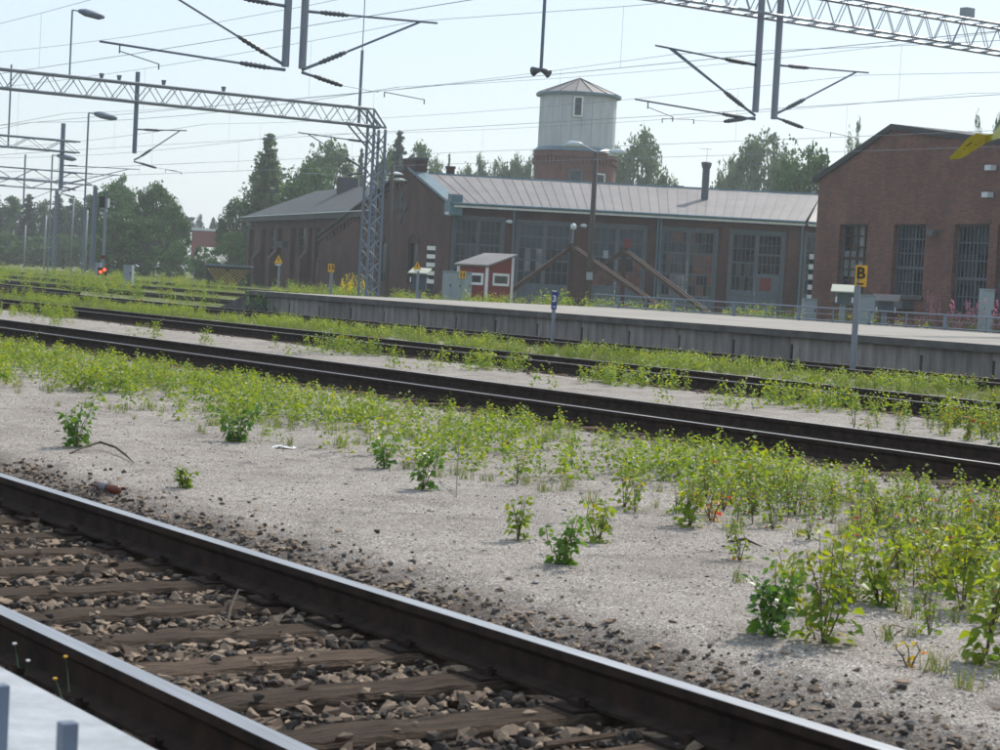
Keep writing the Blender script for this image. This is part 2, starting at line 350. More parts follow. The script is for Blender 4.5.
# ------------------------------------------------------------------ stones
def stone_mesh(seed, m, flat=.62):
    r_ = random.Random(seed); b = MB()
    import bmesh
    bm = bmesh.new()
    for _ in range(11): bm.verts.new(V((r_.gauss(0,1), r_.gauss(0,1), r_.gauss(0,1))).normalized()*r_.uniform(.75, 1.1))
    h_ = bmesh.ops.convex_hull(bm, input=bm.verts); bm.verts.index_update()
    cuts = [V((r_.uniform(-1,1), r_.uniform(-1,1), r_.uniform(-1,1))).normalized() for _ in range(7)]
    for v in bm.verts:
        p = v.co*r_.uniform(.85, 1.12)
        for c in cuts:
            d = p.dot(c)-.62
            if d > 9: p -= c*d*.9
        v.co = V((p.x*1.25, p.y*.85, p.z*flat))
    b.v = [v.co.copy() for v in bm.verts]; b.f = [tuple(v.index for v in f.verts) for f in bm.faces]; b.m = [0]*len(b.f); bm.free()
    return b, b.mesh('stone', m)
STN = [stone_mesh(i, M['stone'] if i % 2 else M['stone_red'], [.5, .62, .4][i % 3]) for i in range(6)]
STD = [stone_mesh(20+i, M['stone_dark']) for i in range(3)]
def scatter_stuff(name, pts, protos, m, parent=None, tint=None):
    vv, ff, tt = [], [], []
    for (p, s, i) in pts:
        b = protos[i % len(protos)]; e = Matrix.Rotation(rnd.uniform(0, 6.28), 3, 'Z') @ Matrix.Rotation(rnd.uniform(-.6, .6), 3, 'X')
        o = len(vv); vv += [tuple(V(p)+(e@v)*s) for v in b.v]; ff += [tuple(o+k for k in f) for f in b.f]
    me = bpy.data.meshes.new(name); me.from_pydata(vv, [], ff)
    for q in (m if isinstance(m, list) else [m]): me.materials.append(q)
    o = bpy.data.objects.new(name, me); COL.objects.link(o); tag(o, kind='stuff')
    if parent: o.parent = parent
    return o

# ------------------------------------------------------------------ railway tracks
PROF = [(-.036,0),(.036,0),(.036,-.032),(.022,-.046),(.009,-.056),(.009,-.128),(.07,-.146),(.07,-.159),(-.07,-.159),(-.07,-.146),(-.009,-.128),(-.009,-.056),(-.022,-.046),(-.036,-.032)]
def rail(par, p, y0, y1, top, slope=0.0, name='rail'):
    b = MB(); n = len(PROF)
    for y in (y0, y1):
        for (a, c) in PROF: b.v.append(V((p+a+slope*(y-y0), y, c)))
    for k in range(n):
        j = (k+1) % n; b.f.append((k, n+k, n+j, j)); b.m.append(1 if k == 0 else 0)
    b.f.append(tuple(range(n))); b.m.append(0); b.f.append(tuple(range(2*n-1, n-1, -1))); b.m.append(0)
    return b.build(name, [M['rail'], top], par)
def sleeper_mesh(seed, hw=1.3):
    r_ = random.Random(seed); b = MB(); n = 26
    L_ = [(-hw+2*hw*i/n) for i in range(n+1)]; off = [r_.uniform(-.007, .007) for _ in L_]; w0 = [.112+r_.uniform(-.014, .010) for _ in L_]
    for i, x in enumerate(L_):
        z = -.166+r_.uniform(-.010, .002)
        for (a, c) in ((-w0[i], -.30), (-w0[i], z-.02), (-w0[i]+.018, z), (w0[i]-.018, z+r_.uniform(-.004, .004)), (w0[i], z-.02), (w0[i], -.30)): b.v.append(V((x, a+off[i], c)))
    for i in range(n):
        for k in range(5): b.f.append((i*6+k, i*6+k+1, (i+1)*6+k+1, (i+1)*6+k)); b.m.append(0)
    b.f += [(5,4,3,2,1,0), tuple(n*6+k for k in range(6))]; b.m += [0, 0]
    return b.mesh('sleeper', M['sleeper'])
SLP = [sleeper_mesh(i) for i in range(5)]
G = .798
t1 = thing('railway_track', 'nearest railway track with dark rails and worn wooden sleepers in coarse ballast', 'track', (3.425, 6, 0))
for s in (-1, 1): rail(t1, 3.425+s*G, -12, 70, M['steel'])
bpl = MB()
for k in range(-12, 24):
    y = 5.45+.568*k
    place('sleeper', SLP[k % 5], (3.425+rnd.uniform(-.05, .05), y, 0), t1, rz=rnd.uniform(-.012, .012))
    for s in (-1, 1):
        bpl.cbox((3.425+s*G, y, -.161), .32, .15, .012)
        for q in (-1, 1):
            bpl.cbox((3.425+s*G+q*.085, y, -.148), .05, .06, .03); bpl.tube([(3.425+s*G+q*.10, y-.04, -.165), (3.425+s*G+q*.10, y-.04, -.115)], .013, 6)
tag(bpl.build('rail_fastenings', M['rail'], t1), kind='stuff')
sf = MB()
for k in range(24, 110): sf.box((3.425-1.3, 5.45+.568*k-.12, -.3), (2.6,0,0), (0,.24,0), (0,0,.135))
tag(sf.build('far_sleepers', M['sleeper'], t1), kind='stuff')
LBL = ['second railway track from the camera, its near rail half hidden by the weed band',
       'third railway track, running behind the narrow pale gravel strip', 'fourth railway track directly below the grey platform wall']
def far_track(p, y0, y1, label, top, slope=0.0, n0=None):
    t = thing('railway_track', label, 'track', (p, y0, 0))
    for s in (-1, 1): rail(t, p+s*G, y0, y1, top, slope)
    b = MB(); y = y0
    while y < y1:
        x = p+slope*(y-y0); b.box((x-1.3, y-.12, -.3), (2.6,0,0), (0,.24,0), (0,0,.135)); y += .62
    tag(b.build('sleepers_joined', M['sleeper'], t), kind='stuff'); t.children[-1].name = 'sleeper_row'
    return t
for (p, k), lb in zip(TR[1:], LBL): far_track(p, -4 if p < 15 else 4, 260, lb, M['steel_dull'])
far_track(45.5, 20, 260, 'railway track running past the far side of the platform', M['steel_dull'])
far_track(57.5, 20, 260, 'railway track farthest back, nearest the brick engine shed', M['steel_dull'])
far_track(34.6, 62, 190, 'siding track starting just left of the ramped platform end', M['steel_dull'], .055)
far_track(30.2, 75, 160, 'slanting turnout track that crosses between two tracks far up the line', M['steel_dull'], .085)

bal = thing('ballast', '', '', (3.4, 6, 0)); tag(bal, kind='structure')
def ballast_z(x, y):
    k = (y-5.45)/.568; f = abs(k-round(k)); base = ground_h(x, y)
    if abs(x-3.425) < 1.3: return max(base, -.215)
    return base
# single stones, biggest in the picture
def px_of(P):
    d = V(P)-CAM; z = d.dot(CF); return 500+FOC*d.dot(CR)/z, 375-FOC*d.dot(CU)/z, z
cand = []
for i in range(24000):
    zone = rnd.random()
    if zone < .62: x = rnd.uniform(2.35, 4.55)
    else: x = 4.4 + abs(rnd.gauss(0, .38))
    if x > 5.8: continue
    y = rnd.uniform(3.6, 13.5)
    k = (y-5.45)/.568; f = abs(k-round(k))*.568
    if abs(x-3.425) < 1.3 and f < .135 and rnd.random() > .035: continue
    if abs(abs(x-3.425)-G) < .09: continue
    if x > 5.15 and rnd.random() < .6: continue
    s = rnd.choice([.012, .015, .019, .023, .029, .037]) * (1 if x < 4.5 else .72)
    z = ballast_z(x, y)+s*.25+rnd.uniform(0, .034)*(x < 4.6)
    if abs(x-3.425) < 1.3 and f < .135: z = -.166+s*.4
    px, py, d = px_of((x, y, z))
    if -30 < px < 1030 and py < 790: cand.append((s/d, (x, y, z), s, i))
    elif rnd.random() < .15: cand.append((0, (x, y, z), s, i))
cand.sort(reverse=True, key=lambda c: c[0])
for c in cand[:290]:
    me_ = STN[c[3] % 6][1] if c[3] % 4 else STD[c[3] % 3][1]
    place('stone', me_, c[1], bal, sc=(c[2], c[2], c[2]), rot=(rnd.uniform(-.5,.5), rnd.uniform(-.5,.5), rnd.uniform(0,6.28)))
rest = cand[290:]
for nm, prot, m_, sel in (('ballast_stones', STN, M['stone'], [c for c in rest if c[3] % 5 < 3]), ('dark_ballast_stones', STD, M['stone_dark'], [c for c in rest if c[3] % 5 >= 3])):
    o = scatter_stuff(nm, [(V(c[1])-V(bal['_o']), c[2], c[3]) for c in sel], [q[0] for q in prot], m_, bal)
# loose ballast on the shoulders of the other tracks
pts = []
for (c, lo, hi, n) in ((13.6, 8, 50, 2600), (20.36, 12, 60, 1700)):
    for i in range(n):
        y = lo+(hi-lo)*rnd.random()**1.7; x = c-1.0-abs(rnd.gauss(0, .55))
        if x < c-2.4: continue
        s = rnd.uniform(.02, .05); pts.append((V((x, y, ground_h(x, y)+s*.4))-V(bal['_o']), s, i))
scatter_stuff('shoulder_stones', pts, [q[0] for q in STN], mat('brown_shoulder_stone', (.20, .145, .115), (.09, .065, .052), rough=.95, scale=4, bump=0), bal)
pb = []
tiny = [stone_mesh(40+i, M['pebble'])[0] for i in range(2)]
for i in range(9000):
    x = rnd.uniform(4.9, 10.5); y = 4+17*rnd.random()**1.8
    px, py, d = px_of((x, y, -.12))
    if -20 < px < 1020 and py < 780: s = rnd.uniform(.004, .0095)*(2.0 if rnd.random() < .03 else 1); pb.append(((x, y, ground_h(x, y)+s*.3), s, i))
o = scatter_stuff('gravel', pb, tiny, M['pebble'])

# ------------------------------------------------------------------ platform beyond the tracks
PE, PB, ZP = 29.2, 42.9, .585
Y0, Y1 = 57.0, -30.0
plat = thing('platform', '', '', (PE, 40, 0)); tag(plat, kind='structure')
b = MB(); b.box((PE+.05, Y1, ZP-.30), (PB-PE-.05, 0, 0), (0, Y0-Y1-1, 0), (0, 0, .30-.003)); b.build('paving', M['plat_top'], plat)
b = MB(); b.box((PE+.2, Y1, -.4), (.3, 0, 0), (0, Y0-Y1, 0), (0, 0, .65)); b.box((PB-.3, Y1, -.4), (.3, 0, 0), (0, Y0-Y1-1, 0), (0, 0, .68)); b.build('core_wall', M['conc_dark'], plat)
b = MB(); p0 = V((PE-.03, Y0, 0))
for y0, y1 in [(Y0-3.4*(i+1), Y0-3.4*i-.012) for i in range(25)]:
    c = MB(); zt = ZP+.004
    c.box((PE-.1, y0, zt-.14), (.55, 0, 0), (0, y1-y0, 0), (0, 0, .14)); c.build('coping_stone', [M['conc_dark']], plat)
    c = MB(); c.box((PE-.085, y0, zt), (.53, 0, 0), (0, y1-y0, 0), (0, 0, .006)); c.build('coping_top', [M['plat_top']], plat)
ppan = MB(); ppan.box((0, 0, 0), (.12, 0, 0), (0, 1.80, 0), (0, 0, .60)); pm_ = ppan.mesh('wall_panel', M['conc'])
yj = onp(852.6, 350, PE).y
k0 = math.ceil((Y0-1.9-yj)/1.88)
for k in range(-8, 40):
    y = yj+1.88*k
    if y+1.85 > Y0-.3: break
    place('wall_panel', pm_, (PE+.03+rnd.uniform(0, .02), y+.04, -.155), plat)
# sloping end ramp of earth and concrete
b = MB()
ra, rb = Y0-.3, Y0+3.0
b.hexa([(PE+.02, ra-1, -.3), (PB-1, ra-1, -.3), (PB-1, rb, -.3), (PE+.02, rb, -.3), (PE+.02, ra-1, ZP-.01), (PB-1, ra-1, ZP-.01), (PB-1, ra, ZP-.01), (PE+.02, ra, ZP-.01)])
tag(b.build('end_ramp', M['conc_dark'], plat))
# kerb strip behind the railing
b = MB(); b.box((PB+.35, Y1, -.3), (.5, 0, 0), (0, Y0-Y1, 0), (0, 0, .3+ZP-.0)); kb = b.build('kerb_strip', M['plat_top'], plat)

# platform on the camera side, bottom left
b = MB(); b.box((-4, -10, -.5), (5.8, 0, 0), (0, 34, 0), (0, 0, .765)); o = b.build('near_platform', M['white_conc']); tag(o, kind='structure')
f = thing('railing', 'low dark grey picket railing at the edge of the pale platform, bottom left', 'railing', (1.33, 3.3, .265))
ya, yb_ = onz(71, 722, .5).y, onz(-3, 685, .5).y
for k in range(-4, 8):
    y = ya + (yb_-ya)*k
    x = 1.33; pb_ = MB(); pb_.cbox((x, y, .3825), .028, .028, .235); pb_.build('picket', M['galv_blue'], f)
bar('bottom_rail', (1.33, 1.5, .33), (1.33, 6.2, .33), .012, M['galv_blue'], f)

# ------------------------------------------------------------------ railing at the back of the far platform
f = thing('railing', 'long low tubular grey railing along the back edge of the far platform', 'railing', (PB+.12, 40, ZP))
fx = PB+.12
posts = [onz(q, w_, ZP) for q, w_ in ((674.6, 312), (733.6, 315.8))]
y_a = onp(733.6, 315, fx).y; y_b = onp(868.5, 324, fx).y; stp = (y_a-y_b)/4
zt_ = onp(798, 306.3, fx).z
for k in range(-26, 22):
    y = y_a - stp*k
    if y < 8 or y > 57: continue
    big = k % 2 == 0
    pb_ = MB(); pb_.cbox((fx, y, (ZP-.1+zt_)/2), .035 if not big else .07, .035 if not big else .10, zt_-ZP+.1+(.03 if big else 0)); pb_.build('post', M['galv_blue'], f)
bar('top_rail', (fx-.03, 8, zt_), (fx-.03, 57, zt_), .022, M['galv_blue'], f)
bar('bottom_rail', (fx, 8, ZP+.05), (fx, 57, ZP+.05), .022, M['galv_blue'], f)
bar('middle_rail', (fx, 8, (ZP+zt_)/2+.03), (fx, 57, (ZP+zt_)/2+.03), .008, M['galv'], f)

# ------------------------------------------------------------------ overhead line gantries
def gantry(t, x0, x1, zb, zt, dep, label, mat_, step, masts, r=.035, braces=True):
    g = thing('gantry', label, 'gantry', (x1, t, 0), 'lattice gantries across the tracks')
    ch = []
    for dy in (-dep/2, dep/2):
        for z in (zb, zt): bar('chord', (x0, t+dy, z), (x1, t+dy, z), r, mat_, g, 5)
    n = int((x1-x0)/step); rb = r*.38
    if braces:
        for i in range(n):
            xa = x1-(x1-x0)*i/n; xb = x1-(x1-x0)*(i+1)/n; xm = (xa+xb)/2
            for dy in (-dep/2, dep/2):
                bar('brace', (xa, t+dy, zb), (xm, t+dy, zt), rb, mat_, g, 4); bar('brace', (xm, t+dy, zt), (xb, t+dy, zb), rb, mat_, g, 4)
            bar('cross_brace', (xa, t-dep/2, zt), (xa, t+dep/2, zt), rb, mat_, g, 4)
            bar('cross_brace', (xm, t-dep/2, zb), (xm, t+dep/2, zb), rb, mat_, g, 4)
    for mx, w0, w1 in masts:
        for sx in (-1, 1):
            for sy in (-1, 1):
                bar('mast_leg', (mx+sx*w0/2, t+sy*dep*.6, -.2), (mx+sx*w1/2, t+sy*dep/2, zb+.02 if sx < 0 else zb-.1), .06, M['galv_blue'], g, 5)
        z = 0; k = 0
        while z < zb-.4:
            f0, f1 = z/zb, (z+.45)/zb; wa, wb = w0+(w1-w0)*f0, w0+(w1-w0)*f1; s = 1 if k % 2 else -1
            da, db = dep*(.6-.1*f0), dep*(.6-.1*f1)
            for sy in (-1, 1): bar('lacing', (mx-s*wa/2, t+sy*da, z), (mx+s*wb/2, t+sy*db, z+.45), .03, mat_, g, 4)
            for sx in (-1, 1): bar('lacing', (mx+sx*wa/2, t-s*da, z), (mx+sx*wb/2, t+s*db, z+.45), .03, mat_, g, 4)
            z += .45; k += 1
    return g
def insulator(a, b, par, r=.055):
    a, b = V(a), V(b); m = MB(); n = 7; pts = []; rs = []
    for i in range(n*2+1):
        pts.append(a+(b-a)*i/(2*n)); rs.append((r if i % 2 else r*.62)*(.75 if i in (0, 1, 2*n, 2*n-1) else 1))
    m.tube(pts, rs, 8); return m.build('insulator', M['insul'], par, smooth=True)
def cantilever(g, x, t, sgn, zt, reach, m_, long_steady=False, r=.022, sc=1.0):
    """bracket hung on a drop post: top tube, diagonal strut, steady tube with a registration arm"""
    o = V((x+sgn*.05, t, 0)); z1 = zt-.0; z0 = zt-1.18*sc
    def p(dx, z): return V((x+sgn*dx, t, z))
    tip = p(reach, z1+.12)
    c = bar('top_tube', p(.1, z1), tip, r, m_, g)
    st = bar('diagonal_strut', p(.1, z0+.12), p(reach*.87, z1+.10), r, m_, g)
    insulator(p(.32, z1+.013), p(.95, z1+.035), g); 
    d0, d1 = p(.1, z0+.12), p(reach*.87, z1+.10); insulator(d0.lerp(d1, .10), d0.lerp(d1, .34), g)
    bar('bracket', p(0, z1), p(.32, z1+.013), .03, m_, g); bar('bracket', p(0, z0+.08), d0.lerp(d1, .1), .03, m_, g)
    if long_steady:
        e = p(reach*1.16, z0+.12); bar('steady_tube', p(.1, z0), e, r, m_, g); insulator(p(.3, z0+.005), p(.95, z0+.03), g)
        bar('bracket', p(0, z0), p(.3, z0+.004), .03, m_, g)
        q = p(reach*1.04, z0+.11); bar('registration_arm', q, q-V((0,0,.16)), .014, m_, g, 5); bar('registration_arm', q-V((0,0,.12)), p(reach*.80, z0-.16), .012, m_, g, 5)
        bar('registration_arm', p(reach*.80, z0-.16), p(reach*.80, z0-.26), .014, m_, g, 5)
        return p(reach*.80, z0-.26), tip
    insulator(p(.25, z0-.01), p(.88, z0-.13), g); bar('bracket', p(0, z0+.03), p(.25, z0-.01), .03, m_, g)
    bar('stay_wire', p(.88, z0-.13), p(1.7, z0-.18), .006, m_, g, 4)
    q = p(reach*.62, z0-.16); bar('registration_arm', q, q+V((0,0,-.1)), .012, m_, g, 5); bar('registration_arm', q, p(reach*.93, z0-.22), .012, m_, g, 5); bar('registration_arm', p(reach*.93, z0-.22), p(reach*.93, z0-.31), .012, m_, g, 5)
    return p(reach*.93, z0-.31), tip
def drop_post(g, x, t, ztop, zbot, m_, r=.075): bar('drop_post', (x, t, zbot), (x, t, ztop), r, m_, g, 8)
T2, T1, T3, T4, T5 = 33.5, 66.5, 105.0, 150.0, 205.0
g2 = gantry(T2, 8, 38.9, 7.45, 8.08, .62, 'nearest lattice gantry crossing the upper right corner of the view, with four hanging posts', M['galv'], .62, [(38.6, .6, .45)], .035)
for i in range(12): g2b = None
for x, z in ((17.72, 5.10), (18.08, 5.10), (29.42, 5.33), (29.98, 5.22)): drop_post(g2, x, T2, 8.75, z, M['galv'])
bar('drop_post', (37.15, T2-.42, 7.3), (37.15, T2-.42, 9.6), .06, M['galv'], g2, 6)
b = MB(); b.cbox((35.9, T2, 8.26), .28, .22, .26); b.build('junction_box', M['cabinet'], g2)
anch = []
anch.append(cantilever(g2, 17.72, T2, -1, 6.22, 3.2, M['galv_blue'], True))
anch.append(cantilever(g2, 18.08, T2, 1, 6.18, 2.95, M['galv_blue']))
anch.append(cantilever(g2, 29.42, T2, -1, 6.35, 2.8, M['galv_blue']))
cantilever(g2, 29.42, T2, -1, 6.35, 2.9, M['galv_blue'], True)
anch.append(cantilever(g2, 29.98, T2, 1, 6.42, 2.8, M['galv_blue']))
g1 = gantry(T1, 12, 38.95, 6.98, 7.62, .50, 'middle lattice gantry whose tapered lattice mast stands just beyond the far platform', M['galv'], .95, [(39.25, .56, .50)], .045)
for a, c in (((38.95, 7.62), (39.52, 6.95)), ((38.3, 6.98), (39.52, 6.95)), ((38.95, 7.62), (38.95, 6.98)), ((38.1, 6.98), (38.98, 6.2)), ((38.6, 7.62), (39.3, 6.98))):
    for dy in (-.25, .25): bar('haunch', (a[0], T1+dy, a[1]), (c[0], T1+dy, c[1]), .04, M['galv'], g1)
drop_post(g1, 29.3, T1, 8.05, 5.16, M['galv_blue'], .085)
for dx in (-.9, -.55, .35, 1.6): 
    b = MB(); b.tube([(29.6+dx*1.9, T1-.1, 7.65), (29.6+dx*1.9, T1-.1, 7.85)], [.05, .09], 6); b.build('wire_support', M['galv_blue'], g1)
cantilever(g1, 29.3, T1, 1, 6.02, 2.0, M['galv_blue']); cantilever(g1, 38.95, T1, -1, 6.35, 3.1, M['galv_blue'])
g3 = gantry(T3, 20, 42.9, 7.15, 7.75, .6, 'third gantry, at the left edge, ending just right of its thick hanging post', M['galv_blue'], 1.8, [], .05)
drop_post(g3, 42.0, T3, 8.7, 5.1, M['galv_blue'], .13); cantilever(g3, 42.0, T3, 1, 6.4, 4.6, M['galv_blue']); cantilever(g3, 42.0, T3, 1, 6.0, 3.6, M['galv_blue'])
drop_post(g3, 38.9, T3, 11.6, 7.1, M['galv_blue'], .05); cantilever(g3, 31, T3, 1, 6.8, 3.2, M['galv_blue']); drop_post(g3, 31, T3, 7.5, 5.2, M['galv_blue'])
g4 = gantry(T4, 30, 62.6, 7.2, 8.1, .22, 'fourth gantry far left, its dark mast rising beside the signal at the trees', M['galv_blue'], 3, [(62.9, .22, .16)], .06, True)
g5 = gantry(T5, 40, 83, 8.6, 9.5, .3, 'farthest gantry at the left, low against the hazy wood', M['galv_blue'], 4, [(81.6, .3, .2), (64, .3, .2)], .07, True)
for x in (52.5, 57.0): drop_post(g4, x, T4, 9.2, 5.2, M['galv_blue'], .07); cantilever(g4, x, T4, 1, 6.6, 3, M['galv_blue'])

# ------------------------------------------------------------------ overhead wires: contact wire, messenger and droppers per track
spans = [-20.0, T2, T1, T3, T4, T5, 260.0]
def catenary(px_, zc, zm, label, zig=.2, r=.0052, drop=True):
    c = thing('overhead_wire', label, 'wire', (px_, T2, 0), 'overhead wires along the tracks')
    for i in range(len(spans)-1):
        a, b_ = spans[i], spans[i+1]; xa = px_+zig*(1 if i % 2 else -1); xb = px_+zig*(-1 if i % 2 else 1)
        far = 1.0 if i < 2 else (1.5 if i < 3 else 2.2)
        bar('contact_wire', (xa, a, zc), (xb, b_, zc), r*far, M['wire'], c, 4)
        sag = .55*((b_-a)/50)**2; n = 8; prev = None
        for k in range(n+1):
            u = k/n; q = V((xa+(xb-xa)*u, a+(b_-a)*u, zm-4*sag*u*(1-u)))
            if prev: bar('messenger_wire', prev, q, r*.9*far, M['wire'], c, 4)
            if drop and 0 < k < n and i < 3 and k % 2: bar('dropper', (q.x, q.y, zc), q, .003*far, M['wire'], c, 3)
            prev = q
    return c
catenary(14.35, 4.98, 6.15, 'overhead wire pair above the second railway track')
catenary(20.35, 4.98, 6.28, 'overhead wire pair above the third railway track')
catenary(26.9, 5.05, 6.35, 'overhead wire pair above the track beside the far platform')
catenary(32.3, 5.05, 6.45, 'overhead wire pair hanging above the far platform, right of the hanging posts')
catenary(36.0, 5.1, 6.4, 'overhead wire pair just in front of the roundhouse doors')
def feeder(x, z, label, r=.006):
    c = thing('feeder_wire', label, 'wire', (x, T2, z)); prev = None
    for i in range(len(spans)-1):
        a, b_ = spans[i], spans[i+1]
        for k in range(7):
            u = k/6; q = V((x, a+(b_-a)*u, z-.5*((b_-a)/45)**2*4*u*(1-u)))
            if prev and k: bar('wire_length', prev, q, r*(1 if i < 2 else 1.8), M['wire'], c, 4)
            prev = q
feeder(9.2, 8.2, 'thin single feeder wire crossing the top left corner of the sky')
feeder(11.8, 8.3, 'thin single feeder wire second from the top left corner of the sky')
feeder(24.2, 8.2, 'thin single wire running over the middle of the gantries')
feeder(40.2, 8.6, 'thin single wire passing above the workshop roof')

# ------------------------------------------------------------------ loudspeakers, yard lamps
sp = thing('loudspeaker', 'pair of grey horn loudspeakers at the end of a long hanging pole', 'loudspeaker', (23.5, T2, 5.5))
pe = ont(541, 70, T2)
bar('pole', (pe.x, T2, pe.z), (pe.x, T2, 7.5), .035, M['galv_blue'], sp)
for s in (-1, 1):
    c = MB(); c.tube([(pe.x+s*.02, T2, pe.z), (pe.x+s*.10, T2, pe.z-.02), (pe.x+s*.20, T2, pe.z-.05)], [.04, .06, .10], 10); c.build('horn', M['insul'], sp, smooth=True)
def yard_lamp(x, t, z0, z1, label, sgn=1, r=.03, sc=1.0, thin=None):
    l = thing('yard_lamp', label, 'lamp', (x, t, z0))
    if thin: bar('pole', (x, t, z0), (x, t, thin), r*1.6, M['galv_blue'], l); bar('pole_tip', (x, t, thin), (x, t, z1), r*.5, M['galv_blue'], l)
    else: bar('pole', (x, t, z0), (x, t, z1), r, M['galv_blue'], l)
    c = MB(); a = V((x+sgn*.25*sc, t, z1)); h = V((x+sgn*1.25*sc, t, z1-.12*sc))
    c.tube([a, a.lerp(h, .25), a.lerp(h, .8), h], [.07*sc, .14*sc, .14*sc, .05*sc], 8); c.build('lamp_head', M['galv_blue'], l, smooth=True)
    bar('arm', (x, t, z1), a, .025*sc, M['galv_blue'], l)
    return l
q = ont(69.5, 76, T1); q1 = ont(71.8, 10, T1); yard_lamp(q.x, T1, 7.6, q1.z, 'lamp with a single arm standing on top of the middle gantry, upper left', 1, .03, .95)
q = ont(360, 98, T1); q1 = ont(360, 50, T1); yard_lamp(q.x, T1, 7.0, 12.2, 'thin lamp pole standing on the middle gantry above its lattice mast', 1, .035, 1, q1.z)
q = onp(86, 175, 42); q1 = onp(88, 113, 42); yard_lamp(42, q.y, -.1, q1.z, 'tall thin single arm lamp behind the third gantry', 1, .05, 1.3)
q = onp(51, 190, 60); q1 = onp(52, 155, 60); yard_lamp(60, q.y, -.1, q1.z, 'farther small lamp pole at the left, lower than the other lamps', 1, .06, 1.6)
q = onp(76, 185, 50)

# ------------------------------------------------------------------ tall twin lamp post and poles beyond the platform
def vpole(name, label, cat, px, pyt, D, r, m_, z0=-.15, r2=None, py0=290):
    a = on(px, py0, D); tz = on(px, pyt, D)
    o = thing(name, label, cat, (a.x, a.y, z0)); c = MB(); c.tube([(a.x, a.y, z0), (a.x, a.y, tz.z)], [r, r2 or r*.8], 10); c.build('pole', m_, o, smooth=True)
    return o, V((a.x, a.y, tz.z))
RT = V((math.cos(YAW), -math.sin(YAW), 0)); FW = V((math.sin(YAW), math.cos(YAW), 0)); UP = V((0,0,1))
lp, tp = vpole('lamp_post', 'tall brown twin headed lamp post in front of the roundhouse below the water tower', 'lamp post', 588.5, 152, 108, .17, M['pole'])
for s in (-1, 1):
    e = tp+RT*s*.80+UP*.35*(1 if s < 0 else .2); bar('arm', tp, e, .035, M['galv'], lp)
    c = MB(); d = (RT*s).normalized(); c.tube([e-d*.1, e+d*.15, e+d*.6, e+d*.85], [.06, .16, .18, .05], 8); c.build('lamp_head', M['lampcap'], lp, smooth=True)
b = MB(); k = V((tp.x, tp.y, on(588, 276, 108).z)); b.cbox(k-FW*.2, .34, .2, .42, rz=-YAW); b.build('switch_box', M['cabinet'], lp)
wp, tp = vpole('wooden_pole', 'plain wooden pole just right of the lattice mast, against the brick gable', 'pole', 386.5, 165, 108, .12, M['pole'])
wl = thing('shaded_lamp', 'pair of flat white enamel lamps on the wooden pole beside the gable', 'lamp', tuple(tp-UP*.5))
for dz, s, px in ((.25, 1, 396), (1.0, 1, 399)):
    h = on(px, 172+dz*8, 108); c = MB(); c.tube([h+UP*.12, h+UP*.02, h-UP*.03], [.08, .42, .40], 12); c.build('lamp_shade', M['lampcap'], wl); bar('arm', V((tp.x, tp.y, h.z)), h+UP*.08, .025, M['galv'], wl)

# inclined rusty props
def trestle(label, apx, apy, D, feet, col):
    a = on(apx, apy, D); o = thing('beam_trestle', label, 'trestle', (a.x, a.y, -.15), 'rusty beam trestles in front of the roundhouse')
    b = MB(); b.cbox((a.x, a.y, (a.z-.15)/2), .26, .24, a.z+.15, rz=-YAW); b.build('upright', M['rust'], o)
    for px, py, dd, w_, nm in feet:
        f = on(px, py, D+dd); c = MB(); d = (f-a).normalized(); up = (UP-d*UP.dot(d)).normalized(); s = d.cross(up)
        for q in ((-1, 1) if nm == 2 else (0,)):
            c.box(a+s*(q*.16-w_/2)-up*w_/2-d*.2, d*((f-a).length+.3), s*w_*.6, up*w_)
        c.build('inclined_beam', M['rust'], o)
    b = MB(); b.cbox(a, .36, .3, .4, rz=-YAW); b.build('head_plate', M['rust'], o)
    return o, a
o, a = trestle('brown steel trestle with a small white lamp above its peak, nearer the red hut', 572, 247, 112, [(510, 291, -2, .24, 1), (661, 308, -4, .20, 2)], 0)
lt = thing('post_lamp', 'small white lamp on a thin post above the left trestle', 'lamp', tuple(a)); h = on(573.5, 226, 112); bar('post', a, h, .035, M['galv'], lt)
c = MB(); c.tube([h+UP*.15, h+UP*.05, h-UP*.14, h-UP*.2], [.05, .18, .17, .1], 10); c.build('lamp_head', M['lampcap'], lt, smooth=True)
o, a = trestle('brown steel trestle with a red board on its peak, farther right', 624.5, 251, 114, [(578, 282, 2, .22, 1), (706, 312, -4, .20, 2)], 0)
rb = thing('red_board', 'small square red board at the peak of the right trestle', 'signboard', tuple(a)); h = on(628, 243, 113.6)
b = MB(); b.cbox(h, .42, .05, .52, rz=-YAW); b.build('board', M['red'], rb); bar('post', a-UP*.1, h, .03, M['rust'], rb)

# ------------------------------------------------------------------ signs
def sign_post(name, label, px, pyb, pyt, D, r, m_, zb=-.2):
    a = on(px, (pyb+pyt)/2, D); t_ = on(px, pyt, D); o = thing(name, label, 'sign', (a.x, a.y, zb)); bar('post', (a.x, a.y, zb), (a.x, a.y, t_.z), r, m_, o, 8); return o, V((a.x, a.y, t_.z))
Db = 37.9
o, tp = sign_post('platform_sign', 'yellow sign with a black letter B on a grey post between the tracks', 855, 372, 286, Db, .058, M['galv'])
h = on(860.7, 276, Db); u = FOC/Db
b = MB(); b.cbox(h-FW*.05, 11.6/u, .03, 21.5/u, rz=-YAW); b.build('sign_board', M['yellow'], o); bar('post_top', tp-UP*.3, V((tp.x, tp.y, h.z+.1)), .03, M['galv'], o)
text('letter', 'B', 16/u, on(860.9, 273.6, Db-.08), RT, UP, M['black'], o); 
b = MB(); k = on(860, 283.8, Db-.07); b.cbox(k, 6.4/u, .01, 1.3/u, rz=-YAW)
for s in (-1, 1): b.cbox(k+RT*s*2.9/u, .8/u, .012, 2.0/u, rz=-YAW)
